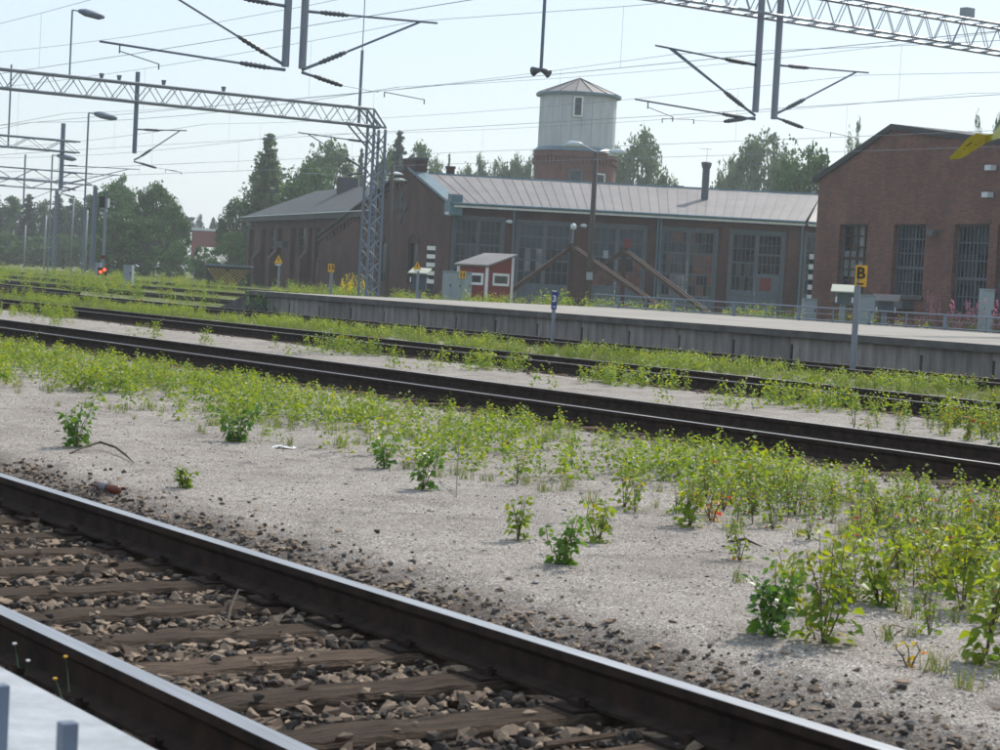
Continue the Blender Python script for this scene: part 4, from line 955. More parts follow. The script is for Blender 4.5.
for i, (u0, u1, z0, z1) in enumerate(hw_):
    b = MB(); rect_box(b, WW, u0+.004, u1-.004, z0+.004, z1-.004, .07, -.34, -.22); w_ = b.build('window_frame', M['frame'], ws)
    b = MB(); nb = [4, 9, 9, 9][i]
    for k in range(1, nb): uu = u0+(u1-u0)*k/nb; hw2 = .05 if k*2 == nb or k == nb//2+1 else .022; WW.box(b, uu-hw2, uu+hw2, z0+.07, z1-.07, -.30, -.25)
    for k in range(1, 5 if i else 7): zz = z0+(z1-z0)*k/(5 if i else 7); hh_ = .06 if k == (2 if i else 4) else .025; WW.box(b, u0+.07, u1-.07, zz-hh_, zz+hh_, -.305, -.24)
    b.build('glazing_bars', M['frame'] if i else M['rust'], w_)
    for cx in range(2):
        for cz in range(3):
            b = MB(); WW.box(b, u0+(u1-u0)*cx/2+.01, u0+(u1-u0)*(cx+1)/2-.01, z0+(z1-z0)*cz/3, z0+(z1-z0)*(cz+1)/3-.01, -.335, -.325); b.build('pane', M['g_pale'] if i == 0 and (cx == 1 or cz == 1) else (M['g_blue'] if (cx+cz+i) % 2 else M['g_dark']), w_)
    b = MB(); WW.box(b, u0-.1, u1+.1, z0-.14, z0-.002, .003, .12); b.build('sill', M['conc_dark'], ws)
    b = MB(); WW.box(b, u0-.05, u1+.05, z1+.002, z1+.22, .003, .03); b.build('lintel', M['brick_r'], ws)
for px, py, lb in ((937, 233, 'dark box lamp on the workshop wall between the two right windows'), (995.5, 168, 'white strip lamp high on the workshop wall at the right edge'), (992.5, 195, 'small pale lamp on the workshop wall below the strip lamp')):
    u, z = WW.hit(px, py); h = WW.pt(u, z, .2); wl_ = thing('wall_lamp', lb, 'lamp', tuple(h)); b = MB(); WW.box(b, u-.2, u+.2, z-.12, z+.10, .12, .42); b.build('lamp_head', M['insul'] if px < 940 else M['lampcap'], wl_); b = MB(); WW.box(b, u-.06, u+.06, z-.1, z+.1, .01, .12); b.build('bracket', M['insul'], wl_)
for px, pt_ in ((943, 120.5), (983.5, 123)):
    u, z = WW.hit(px, 134); a = WW.pt(u, wtop(u)+.1, -4); t_ = on(px, pt_, (a-CAM).dot(CF)); b = MB(); b.tube([a, V((a.x, a.y, t_.z))], .14, 8); b.build('vent_pipe', M['insul'], ws)
b = MB(); u, z = WW.hit(893, 297); WW.box(b, u-1.2, u+1.5, z-.5, z-.15, .01, .6); b.build('pipe_ledge', M['insul'], ws)

# ------------------------------------------------------------------ water tower
wt = thing('water_tower', 'round water tower with grey drum, low conical roof and red brick base', 'tower', tuple(plan(576, 185, 200))); DT = 185; u = FOC/DT
tc_ = plan(577, DT, 130); zt0, zt1, ze_, za_ = on(577, 186, DT).z, on(577, 150.5, DT).z, on(577, 96, DT).z, on(577.5, 78.5, DT).z
def ring(b, r0, z0, r1, z1, n, mi=0, c=tc_):
    for k in range(n):
        t0, t1_ = 2*math.pi*k/n, 2*math.pi*(k+1)/n; P = lambda r, t, z: V((c.x+r*math.cos(t), c.y+r*math.sin(t), z)); b.face([P(r0, t0, z0), P(r0, t1_, z0), P(r1, t1_, z1), P(r1, t0, z1)], mi)
rd, rbk, re_ = 38.6/u, 41/u, 42.3/u
NS = 24
for k in range(NS):
    b = MB(); t0, t1_ = 2*math.pi*k/NS, 2*math.pi*(k+1)/NS; P = lambda r, t, z: V((tc_.x+r*math.cos(t), tc_.y+r*math.sin(t), z)); g_ = .004
    b.hexa([P(rd-.08, t0+g_, zt1), P(rd, t0+g_, zt1), P(rd, t1_-g_, zt1), P(rd-.08, t1_-g_, zt1)]+[P(rd-.08, t0+g_, ze_), P(rd, t0+g_, ze_), P(rd, t1_-g_, ze_), P(rd-.08, t1_-g_, ze_)]); b.build('drum_panel', M['tower'], wt)
b = MB(); ring(b, rd-.1, zt1, rd-.1, ze_, 24); b.build('drum', M['tower'], wt)
for k in range(16):
    b = MB(); t0, t1_ = 2*math.pi*(k+.2)/16, 2*math.pi*(k+1.2)/16; g_ = .012; P = lambda r, t, z: V((tc_.x+r*math.cos(t), tc_.y+r*math.sin(t), z)); ap = V((tc_.x, tc_.y, za_))
    A1, A2 = P(re_, t0+g_, ze_+.05), P(re_, t1_-g_, ze_+.05); b.face([A1, A2, ap]); b.face([A2-UP*.16, A1-UP*.16, ap-UP*.16]); b.face([A1-UP*.16, A2-UP*.16, A2, A1]); b.face([A1, ap, ap-UP*.16, A1-UP*.16]); b.face([A2-UP*.16, ap-UP*.16, ap, A2]); b.build('roof_panel', M['roof'], wt)
    bar('roof_seam', P(re_, t0, ze_+.07), ap+UP*.02, .045, M['roof_dark'], wt, 4)
b = MB(); ring(b, re_+.04, ze_-.16, re_+.04, ze_+.06, 32); ring(b, re_-.5, ze_-.16, re_+.04, ze_-.16, 32); b.build('eaves', M['teal'], wt)
b = MB(); ring(b, rbk, -.3, rbk, zt1-.9, 36); ring(b, rbk, zt1-.9, rbk+.12, zt1-.75, 36); ring(b, rbk+.12, zt1-.75, rbk+.12, zt1-.25, 36); b.build('brick_base', M['brick_t'], wt)
b = MB(); ring(b, rbk+.25, zt1-.25, rd+.02, zt1+.12, 36); ring(b, rbk, zt1-.3, rbk+.25, zt1-.25, 36); b.build('metal_skirt', M['teal'], wt)
for k in range(60):
    b = MB(); t_ = 2*math.pi*k/60; b.cbox((tc_.x+(rbk+.1)*math.cos(t_), tc_.y+(rbk+.1)*math.sin(t_), zt1-1.15), .22, .2, .45, rz=t_); b.build('dentil', M['brick_t'], wt)
def twin(px0, px1, pt_, pb_, rad, white, nm='window'):
    cx = (px0+px1)/2; r = ray(cx, (pt_+pb_)/2); dxy = V((r.x, r.y, 0)).normalized(); oc = V((tc_.x, tc_.y, 0)); bq = oc.dot(dxy); dd = bq-math.sqrt(max(0, bq*bq-oc.dot(oc)+rad*rad)); k = dd/V((r.x, r.y, 0)).length
    c = CAM+r*k; nn = V((c.x-tc_.x, c.y-tc_.y, 0)).normalized(); tt = V((-nn.y, nn.x, 0)); h_, w2 = (pb_-pt_)/u, (px1-px0)/u
    b = MB(); o = c-tt*w2/2-UP*h_/2; b.box(o, tt*w2, nn*.12, UP*h_); f_ = b.build('window_frame', M['white'] if white else M['frame'], wt)
    b = MB(); o = c-tt*(w2/2-.14)-UP*(h_/2-.14)+nn*.121; b.box(o, tt*(w2-.28), nn*.012, UP*(h_-.28)); b.build('pane', M['g_blue'] if not white or 1 else M['g_dark'], f_)
twin(573.5, 583, 96.5, 116.5, rd, True); twin(568.5, 582, 169.5, 186, rbk, False); twin(592.5, 605.5, 173.5, 188, rbk, True)
tl = thing('flood_lamp', 'bright white lamp bowl at the right side of the water tower skirt', 'lamp', tuple(on(613, 155, DT-3.2))); h = on(613, 154.5, DT-3.4); c = MB(); c.tube([h+UP*.35, h+UP*.1, h-UP*.15], [.15, .45, .5], 12); c.build('lamp_head', M['lampcap'], tl, smooth=True)

# ------------------------------------------------------------------ far buildings, barrier
def far_box(name, label, px0, px1, pyt, pyb, D, m_, roofm, gable=0):
    a, b_ = plan(px0, D, 250), plan(px1, D, 250); o = thing(name, label, 'building', (a.x, a.y, 0)); z = on((px0+px1)/2, pyt, D).z; zl = -.2 if pyb is None else on((px0+px1)/2, pyb, D).z
    b = MB(); d = b_-a; b.box(V((a.x, a.y, zl)), d, FW*8, UP*(z-zl)); 
    b.build('wall', m_, o)
    if gable:
        b = MB(); g_ = on((px0+px1)/2, pyt-gable, D).z; m0 = a.lerp(b_, .5)
        P = [V((a.x, a.y, z)), V((m0.x, m0.y, g_)), V((b_.x, b_.y, z))]; b.face(P[::-1]); b.build('gable', m_, o)
        b = MB()
        for q0, q1 in ((P[0]-d*.08-UP*.2, P[1]), (P[1], P[2]+d*.08-UP*.2)): b.hexa([q0-FW*.4, q1-FW*.4, q1+FW*8, q0+FW*8]+[q+UP*.25 for q in (q0-FW*.4, q1-FW*.4, q1+FW*8, q0+FW*8)])
        b.build('roof', roofm, o)
    else: b = MB(); b.box(V((a.x, a.y, z))-d*.02-FW*.3, d*1.04, FW*8.6, UP*.35); b.build('roof', roofm, o)
    return o
far_box('red_building', 'dark red flat building far off between the trees at the left', 191, 226, 231, None, 320, M['far_red'], M['lampcap'])
b0_ = far_box('low_building', 'low building with a large pale green sloping roof in front of the red one', 192, 236, 264, None, 265, M['conc'], M['far_roof'])
b = MB(); a, c = plan(192, 264, 250), plan(236, 264, 250); z0_, z1_ = on(214, 264, 264).z, on(214, 249, 277).z; b.hexa([V((a.x, a.y, z0_))-FW*.3, V((c.x, c.y, z0_))-FW*.3, V((c.x, c.y, z1_))+FW*13-RT*3, V((a.x, a.y, z1_))+FW*13-RT*1]+[p+UP*.2 for p in (V((a.x, a.y, z0_))-FW*.3, V((c.x, c.y, z0_))-FW*.3, V((c.x, c.y, z1_))+FW*13-RT*3, V((a.x, a.y, z1_))+FW*13-RT*1)]); b.build('sloping_roof', M['far_roof'], b0_)
far_box('gabled_house', 'small pink gabled house behind the left end of the annex', 240, 252, 229, None, 240, M['pink'], M['lampcap'], 11)
D_ = 150; a, c = plan(206, D_, 272), plan(251, D_, 272); br_ = thing('striped_barrier', 'low barrier painted with yellow and black slanting stripes left of the brick annex', 'barrier', (a.x, a.y, 0)); BW = Wall(a, c)
z1_ = on(230, 266.5, D_).z; b = MB(); BW.box(b, 0, BW.L, -.1, z1_, -.3, 0); b.build('body', M['black'], br_); b = MB(); BW.box(b, -.1, BW.L, z1_, z1_+.12, -1.6, .1); b.build('top_sheet', M['galv_blue'], br_)
for k in range(12):
    u0 = BW.L*k/12; s = 1 if k < 6 else -1; b = MB(); h_ = z1_-.35; sh = s*h_*1.2
    P = [(u0-sh*.2, z1_-.18), (u0+.14-sh*.2, z1_-.18), (u0+.14+sh*.8, .05), (u0+sh*.8, .05)]; P = [(min(max(x, 0), BW.L), z) for x, z in P]
    Q = [BW.pt(x, z, .003) for x, z in P]; b.hexa(Q+[q+BW.n*.02 for q in Q]); b.build('yellow_stripe', mat('worn_yellow', (.34, .24, .05), rough=.8, bump=0) if k == 0 else bpy.data.materials['worn_yellow'], br_)

# ------------------------------------------------------------------ signals at the left
sm = onp(103, 265, 44); ym = sm.y; sx_ = sm.x
sg = thing('signal_mast', 'grey signal mast with a black lamp head at the edge of the dark trees', 'signal', (sx_, ym, -.2)); DS = (V((sx_, ym, 1))-CAM).dot(CF)
t_ = on(103.5, 200, DS); bar('pole', (sx_, ym, -.2), (sx_, ym, on(103, 197, DS).z), .09, M['galv'], sg, 8); u = FOC/DS
h = on(102.5, 202, DS-.2); b = MB(); b.cbox(h, 5.5/u, .15, 11.5/u, rz=-YAW); b.build('lamp_head', M['black'], sg); h = on(107, 203, DS); b = MB(); b.cbox(h, 4/u, .3, 9/u, rz=-YAW); b.build('side_box', M['lampcap'], sg)
h = on(103, 257, DS-.15); b = MB(); b.cbox(h, 4/u, .06, 3.6/u, rz=-YAW); b.build('red_plate', M['red'], sg)
dw = thing('dwarf_signal', 'low signal showing two red lights at the foot of the mast in the weeds', 'signal', tuple(plan(102, DS-4, 270))); Dd = DS-4; u = FOC/Dd
b = MB(); b.cbox(on(102.5, 271.5, Dd+.2), 9/u, .2, 8/u, rz=-YAW); b.build('body', M['black'], dw); q = on(102.5, 276, Dd+.2); bar('post', (q.x, q.y, -.2), q, .06, M['galv'], dw)
ml = emis('red_light', (1, .05, .02), 5)
for px, py in ((100.3, 272), (104.3, 269.7)):
    c = MB(); h = on(px, py, Dd); c.tube([h+FW*.1, h, h-FW*.04], [1.4/u, 1.4/u, .5/u], 12); c.build('red_lamp', ml, dw)
cabinet('small white relay box right of the low red signal', 122.5, 131, 265.5, 112, M['cabinet'], doors=1); cabinet('tiny white box left of the signal mast foot', 94, 99.5, 263, 118, M['cabinet'], doors=1)
for px, pyt, D, lb in ((85, 210, 190, 'thin grey pole in front of the far wood, left of the signal mast'), (44, 215, 230, 'thin pale pole far off before the wood, at the left'), (71, 195, 210, 'slim pole with a small cross arm before the far wood'), (24, 225, 240, 'short pale pole nearest the left edge')):
    o, tp = vpole('thin_pole', lb, 'pole', px, pyt, D, .11, M['galv'], py0=265)

# ------------------------------------------------------------------ yellow tape at the right edge
tpz = thing('warning_banner', 'twisted yellow plastic banner with dark marks blowing in from the right edge', 'banner', tuple(on(980, 140, 22)))
b = MB(); top = [(1040, 92), (1018, 104), (1002, 122), (993, 133.5), (986, 135), (977, 133), (968, 138), (960, 147), (949.5, 157.5)]; bot = [(1050, 118), (1025, 130), (1003, 137.5), (991, 140.5), (985, 143.5), (978, 148), (969, 154), (961, 158.5), (950, 159.5)]
DD = [21.4, 21.6, 21.9, 22.1, 22.0, 21.9, 22.1, 22.2, 22.3]; DE = [21.8, 21.7, 21.7, 21.9, 22.2, 22.3, 22.3, 22.4, 22.35]
T_ = [on(*p, d) for p, d in zip(top, DD)]; B2 = [on(*p, d) for p, d in zip(bot, DE)]
for i in range(len(top)-1):
    n_ = 4
    for k in range(n_):
        f0, f1 = k/n_, (k+1)/n_; w0_ = FW*.05*math.sin(f0*3.1)*(1 if i % 2 else -.4); w1_ = FW*.05*math.sin(f1*3.1)*(1 if i % 2 else -.4)
        P = [T_[i].lerp(B2[i], f0), T_[i+1].lerp(B2[i+1], f0), T_[i+1].lerp(B2[i+1], f1), T_[i].lerp(B2[i], f1)]; b.face(P); b.face([p+FW*.004 for p in P][::-1])
m, t, bb = nodes('yellow_plastic'); bb.inputs['Base Color'].default_value = (.42, .42, .05, 1); bb.inputs['Roughness'].default_value = .35; tr = N(t, 'ShaderNodeBsdfTranslucent'); tr.inputs[0].default_value = (.60, .52, .03, 1); mx = N(t, 'ShaderNodeMixShader'); mx.inputs[0].default_value = .3
t.links.new(bb.outputs[0], mx.inputs[1]); t.links.new(tr.outputs[0], mx.inputs[2]); t.links.new(mx.outputs[0], t.nodes['Material Output'].inputs[0])
b.build('sheet', m, tpz, smooth=True); b = MB()
for (x, y, w_, h_) in ((966, 147, 5, 2.2), (969.5, 144.3, 3, 2), (975, 146, 2, 1.8), (979, 144.5, 2, 1.6), (963.5, 150, 2, 1.4)):
    c = on(x, y, 21.75); u = FOC/21.75; b.box(c, (RT*.85+UP*.6)*w_/u, UP*h_/u*.6, FW*.003)
b.build('dark_print', M['black'], tpz)
a = on(1045, 105, 21.5); bar('pole', (a.x, a.y, -.2), (a.x, a.y, a.z+.6), .03, M['galv'], tpz)

# ------------------------------------------------------------------ trees
def leafq(vv, ff, tt, p, s, rg, tint, up=.3):
    n = V((rg.gauss(0,1), rg.gauss(0,1), rg.gauss(0,1)+up)).normalized(); a = n.orthogonal().normalized(); a = Matrix.Rotation(rg.uniform(0, 6.28), 3, n) @ a; c = n.cross(a)
    o = len(vv); vv += [p+a*s, p+c*s*.62, p-a*s*.9, p-c*s*.62]; ff.append((o, o+1, o+2, o+3)); tt.append(tint)
def crown_mesh(kind, seed, m):
    rg = random.Random(seed); vv, ff, tt = [], [], []; limbs = MB()
    if kind == 'fir':
        z = .08; 
        while z < .99:
            R0 = .20*(1-z)**.8+.012; nb = int(6+9*(1-z))
            for k in range(nb):
                an = rg.uniform(0, 6.28); r = R0*rg.uniform(.65, 1.15); dz = -r*.25
                for j in range(int(5+26*r/.2)):
                    f = rg.random()**.7; p = V((math.cos(an)*r*f, math.sin(an)*r*f, z+dz*f+rg.gauss(0, .004)))+V((rg.gauss(0, .007), rg.gauss(0, .007), 0))*(1+f)
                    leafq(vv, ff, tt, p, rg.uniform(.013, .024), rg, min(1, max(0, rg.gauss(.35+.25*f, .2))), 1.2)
            z += .022
    else:
        sp = {'round': (.36, .38, 120, 72, .0155), 'tall': (.24, .44, 110, 64, .0135), 'sparse': (.27, .45, 88, 48, .0115), 'bush': (.48, .48, 90, 72, .019)}[kind]
        rx, rz, nc, nl, ls = sp; cz = {'round': .58, 'tall': .54, 'sparse': .54, 'bush': .49}[kind]
        for c in range(nc):
            while True:
                d = V((rg.uniform(-1,1), rg.uniform(-1,1), rg.uniform(-1,1)))
                if .25 < d.length < 1: break
            d = d.normalized()*(d.length**.45)
            shp = 1-.25*max(0, d.z) if kind != 'tall' else 1-.4*max(0, d.z)
            q = V((d.x*rx*shp, d.y*rx*shp, cz+d.z*rz))*1.0; q.z = min(q.z, .97)
            cr = rg.uniform(.045, .095)*(.8 if kind in ('sparse', 'tall') else 1.15); ct = rg.uniform(-.14, .14)
            limbs.tube([(0, 0, max(.1, q.z*.45)), q*.6+V((0,0,q.z*.18)), q], [.008, .005, .002], 4)
            for j in range(nl):
                o = V((rg.gauss(0,1), rg.gauss(0,1), rg.gauss(0,.75))); o = o.normalized()*cr*rg.random()**.4
                leafq(vv, ff, tt, q+o, ls*rg.uniform(.7, 1.5), rg, min(1, max(0, .5+ct+rg.gauss(0, .2))))
    me = bpy.data.meshes.new('crown'); me.from_pydata([tuple(v) for v in vv], [], ff); me.materials.append(m)
    a = me.attributes.new('tint', 'FLOAT', 'FACE'); a.data.foreach_set('value', tt)
    limbs.tube([(0,0,-.02), (.004,0,.3), (0,.004,.6), (0,0,.93 if kind in ('fir', 'tall') else .72)], [.020 if kind != 'fir' else .013, .014, .008, .002], 7)
    return me, limbs.mesh('trunk', M['bark'])
CRM = {}
def tree(label, px, pyt, D, wpx, kind, mk, group=None, cat='tree', base=None, name=None):
    v = abs(hash((round(px), kind))) % 2 if 0 else (int(px) // 3) % 2
    key = (kind, mk, v)
    if key not in CRM: CRM[key] = crown_mesh(kind, 11+v*7+len(kind)*3, M[mk])
    cm, tm = CRM[key]; g = plan(px, D, 240); zt_ = on(px, pyt, D).z; H = (zt_+.2)/.97
    half = {'fir': .20, 'round': .41, 'tall': .28, 'sparse': .31, 'bush': .52}[kind]; sxy = (wpx/FOC*D/2)/half*(1.22 if px < 165 else (1.0 if px < 245 else 1.08))
    o = thing(name or {'fir': 'spruce_tree', 'bush': 'bush'}.get(kind, 'tree'), label, cat, (g.x, g.y, -.2), group)
    rz = (px*1.37) % 6.28
    place('crown', cm, (g.x, g.y, -.2), o, rz, (sxy, sxy, H)); place('trunk', tm, (g.x, g.y, -.2), o, rz, (sxy, sxy, H))
TR_ = [
 (110, 183, 215, 44, 'round', 'tree_dark', 'dark broadleaf tree just right of the signal mast, left end of the dark clump'),
 (134, 190, 225, 46, 'round', 'tree_dark', 'dark broadleaf tree in the clump, second from the signal mast'),
 (155, 184, 218, 44, 'round', 'tree_dark', 'tallest dark broadleaf tree in the clump right of the signal mast'),
 (172, 205, 212, 40, 'round', 'tree_dark', 'dark broadleaf tree at the right end of the clump by the red building'),
 (122, 212, 208, 60, 'bush', 'tree_dark', 'broad dark tree low in front of the clump behind the low red signal'),
 (150, 218, 205, 60, 'bush', 'tree_dark', 'broad dark tree low in front of the clump right of its middle'),
 (120, 178, 300, 30, 'tall', 'tree_mid', 'paler tree rising behind the gap in the dark clump'),
 (178, 243, 195, 34, 'bush', 'tree_mid', 'mid green bush beside the pale green sloping roof'),
 (203, 246, 185, 26, 'bush', 'tree_mid', 'small green bush in front of the pale green sloping roof'),
 (199, 216, 430, 15, 'tall', 'tree_fir', 'tiny far tree above the left of the red building'),
 (213, 219, 430, 14, 'tall', 'tree_fir', 'tiny far tree above the right of the red building'),
 (236, 199, 215, 46, 'round', 'tree_mid', 'green tree left of the tall spruce, above the pink house'),
 (233, 232, 200, 44, 'bush', 'tree_dark', 'dark bushy tree covering the foot of the pink house'),
 (265, 137, 215, 58, 'fir', 'tree_pale', 'tall spruce above the left end of the annex roof'),
 (268, 158, 225, 62, 'tall', 'tree_pale', 'pale grey green tree mixed in front of the tall spruce'),
 (325, 142, 225, 70, 'round', 'tree_pale', 'tall pale birch behind the middle of the annex roof'),
 (306, 166, 205, 62, 'round', 'tree_dark', 'dark round tree behind the annex roof below the pale birch'),
 (357, 152, 260, 20, 'fir', 'tree_fir', 'slim small spruce left of the lattice mast'),
 (394, 135, 230, 40, 'fir', 'tree_fir', 'dark spruce right behind the top of the lattice mast'),
 (415, 147, 250, 56, 'tall', 'tree_pale', 'hazy pale tree behind the gable peak of the roundhouse'),
 (385, 150, 245, 40, 'round', 'tree_mid', 'green tree behind the lattice mast'),
 (433, 160, 262, 30, 'round', 'tree_pale', 'hazy tree left of the roundhouse brick chimney'),
 (445, 157, 262, 10, 'fir', 'tree_fir', 'thin spruce top just behind the roundhouse brick chimney'),
 (463, 167, 290, 36, 'round', 'tree_pale', 'small hazy tree first to the right of the brick chimney'),
 (476, 159, 290, 24, 'tall', 'tree_mid', 'narrow hazy tree with a pointed top right of the brick chimney'),
 (494, 161, 290, 40, 'round', 'tree_pale', 'hazy tree midway between brick chimney and water tower'),
 (514, 159, 290, 38, 'round', 'tree_pale', 'hazy tree left of the water tower'),
 (528, 157, 290, 22, 'round', 'tree_mid', 'hazy tree touching the left side of the water tower base'),
 (637, 132, 250, 62, 'round', 'tree_pale', 'pale birch immediately right of the water tower'),
 (612, 150, 262, 30, 'tall', 'tree_pale', 'pale tree half hidden behind the water tower'),
 (668, 178, 280, 26, 'round', 'tree_pale', 'low pale tree top above the roof right of the pale birch'),
 (728, 158, 250, 44, 'round', 'tree_pale', 'thin pale tree right of the dark stove pipe'),
 (762, 134, 240, 84, 'round', 'tree_pale', 'large loose pale birch above the right half of the roundhouse roof'),
 (806, 147, 170, 66, 'round', 'tree_mid', 'dense green tree against the left slope of the workshop roof'),
 (782, 160, 172, 34, 'round', 'tree_mid', 'dense green tree left of the denser one by the workshop'),
 (849, 122, 200, 24, 'sparse', 'tree_pale', 'thin wispy tree top above the left slope of the workshop roof'),
 (971, 117, 170, 18, 'sparse', 'tree_pale', 'small tree top above the workshop roof left of the banner'),
 (994, 119, 160, 30, 'round', 'tree_mid', 'tree top above the workshop roof behind the banner'),
 (-6, 196, 300, 34, 'fir', 'tree_fir', 'spruce at the left edge of the far wood, cut by the frame'),
 (10, 198, 310, 36, 'tall', 'tree_mid', 'second tree of the far wood from the left edge'),
 (27, 196, 300, 30, 'fir', 'tree_fir', 'pointed spruce in the far wood near its left end'),
 (43, 202, 310, 34, 'tall', 'tree_pale', 'pale tree in the far wood behind the short thin pole'),
 (57, 196, 300, 30, 'fir', 'tree_fir', 'spruce in the middle of the far wood, behind the far lattice masts'),
 (72, 200, 305, 36, 'tall', 'tree_mid', 'tree in the far wood right of its middle'),
 (88, 197, 300, 32, 'tall', 'tree_fir', 'tree at the right end of the far wood beside the dark mast'),
 (2, 232, 270, 46, 'bush', 'tree_mid', 'low broad tree at the foot of the far wood by the left edge'),
 (34, 236, 268, 46, 'bush', 'tree_mid', 'low broad tree at the foot of the far wood, second from the edge'),
 (64, 234, 266, 46, 'bush', 'tree_mid', 'low broad tree at the foot of the far wood left of the signal'),
 (92, 236, 262, 40, 'bush', 'tree_mid', 'low broad tree at the foot of the far wood behind the signal mast'),
]
for px, pyt, D, wpx, k, mk, lb in TR_: tree(lb, px, pyt, D, wpx, k, mk)
# far-off wood closing the horizon: one mass nobody could count
rg = random.Random(5); vv, ff, tt = [], [], []
for i in range(15000):
    px = rg.uniform(-900, 1900); D = rg.uniform(380, 470); g = plan(px, D, 260) if 0 else V((RT*((px-500)/FOC)+FW)*D); hmax = 9+3*mnoise.noise(V((px*.02, 0, 0)))+2*mnoise.noise(V((px*.09, 5, 0)))
    leafq(vv, ff, tt, V((g.x, g.y, rg.random()**.6*hmax)), rg.uniform(.5, 1.3), rg, rg.random())
me = bpy.data.meshes.new('far_wood'); me.from_pydata([tuple(v) for v in vv], [], ff); me.materials.append(M['tree_fir']); a = me.attributes.new('tint', 'FLOAT', 'FACE'); a.data.foreach_set('value', tt)
o = bpy.data.objects.new('far_wood', me); COL.objects.link(o); tag(o, kind='stuff')

# ------------------------------------------------------------------ saplings and weeds
def sapling(seed, H=.45, nst=3, nlv=16, ls=.042, tm=.42, tv=.2, lean=.16):
    rg = random.Random(seed); vv, ff, tt = [], [], []; st = MB(); leaves = []
    for s in range(nst):
        an = rg.uniform(0, 6.28); h = H*rg.uniform(.55, 1.0); top = V((math.cos(an)*lean*h*rg.uniform(.5, 2.2), math.sin(an)*lean*h*rg.uniform(.5, 2.2), h)); mid = top*.5+V((rg.gauss(0,.02), rg.gauss(0,.02), .02))
        pts = [V((0,0,-.03)), mid*.5, mid, top*.78+V((0,0,.02)), top]; st.tube(pts, [.0042, .0036, .003, .002, .001], 4)
        for k in range(nlv):
            f = .04+.96*(k+rg.random()*.6)/nlv; j = min(3, int(f*4)); p = pts[j].lerp(pts[j+1], f*4-j)
            la = rg.uniform(0, 6.28); out = V((math.cos(la), math.sin(la), rg.uniform(-.1, .5))).normalized(); tw = rg.uniform(.015, .085)*(1.2-f*.7)*H/.45; q = p+out*tw
            if tw > .045 and k % 2: st.tube([p, q], [.0014, .001], 3, cap=False)
            s_ = ls*rg.uniform(.6, 1.25)*(1.15-.4*f); d = (out+V((0,0,rg.uniform(-1.3, .15)))).normalized(); sd = d.cross(V((rg.gauss(0,.5), rg.gauss(0,.5), 1))).normalized(); nn = sd.cross(d).normalized()
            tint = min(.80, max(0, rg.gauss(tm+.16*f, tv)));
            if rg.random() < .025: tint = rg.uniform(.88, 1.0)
            o = len(vv); m1 = q+d*s_*.42
            vv += [q, m1-sd*s_*.44+nn*s_*.12, q+d*s_*1.15-nn*s_*.08, m1+sd*s_*.44+nn*s_*.12, m1-nn*s_*.03, q+d*s_*.12-sd*s_*.26+nn*s_*.05, q+d*s_*.12+sd*s_*.26+nn*s_*.05]
            ff += [(o, o+5, o+1, o+4), (o+4, o+1, o+2), (o, o+4, o+3, o+6), (o+4, o+2, o+3)]; tt += [tint]*4
            leaves.append(o)
    return vv, ff, tt, st
def foliage_mesh(v, f, t, m, name='foliage'):
    me = bpy.data.meshes.new(name); me.from_pydata([tuple(x) for x in v], [], f); me.materials.append(m); a = me.attributes.new('tint', 'FLOAT', 'FACE'); a.data.foreach_set('value', t); return me
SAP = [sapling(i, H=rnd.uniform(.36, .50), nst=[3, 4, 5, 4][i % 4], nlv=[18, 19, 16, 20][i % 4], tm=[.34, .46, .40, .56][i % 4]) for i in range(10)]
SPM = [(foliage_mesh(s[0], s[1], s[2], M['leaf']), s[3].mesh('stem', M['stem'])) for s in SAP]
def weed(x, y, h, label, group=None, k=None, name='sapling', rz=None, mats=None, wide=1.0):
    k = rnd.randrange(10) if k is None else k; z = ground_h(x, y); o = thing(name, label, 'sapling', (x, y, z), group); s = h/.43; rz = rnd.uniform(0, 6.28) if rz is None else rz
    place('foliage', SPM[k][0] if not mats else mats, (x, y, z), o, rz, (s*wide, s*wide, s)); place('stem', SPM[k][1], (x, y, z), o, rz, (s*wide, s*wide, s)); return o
# the distinct plants in the foreground, each leaf its own piece
def leafy(px, pyb, pyt, wpx, label, seed, nst, nlv, ls, m_, tm, cuts=None):
    g = onz(px, pyb, -.12); g.z = ground_h(g.x, g.y); d = (g-CAM).dot(CF); H = (pyb-pyt)/FOC*d; v, f, t, st = sapling(seed, H*1.16, nst+2, int(nlv*1.6), ls*.95, tm+.08, .14, lean=.34*wpx/(pyb-pyt)); t = [min(q, .82) if i % 90 > 7 else q for i, q in enumerate(t)]
    o = thing('sapling', label, 'sapling', tuple(g)); 
    st.v = [p+g for p in st.v]; st.build('stem', M['stem'], o)
    for k in range(0, len(f), 4):
        vs_ = v[k//4*7:k//4*7+7]; b = k//4*7; me = foliage_mesh(vs_, [tuple(i-b for i in q) for q in f[k:k+4]], t[k:k+4], m_, 'leaf'); lo = bpy.data.objects.new('leaf', me); COL.objects.link(lo); lo.parent = o
    return o
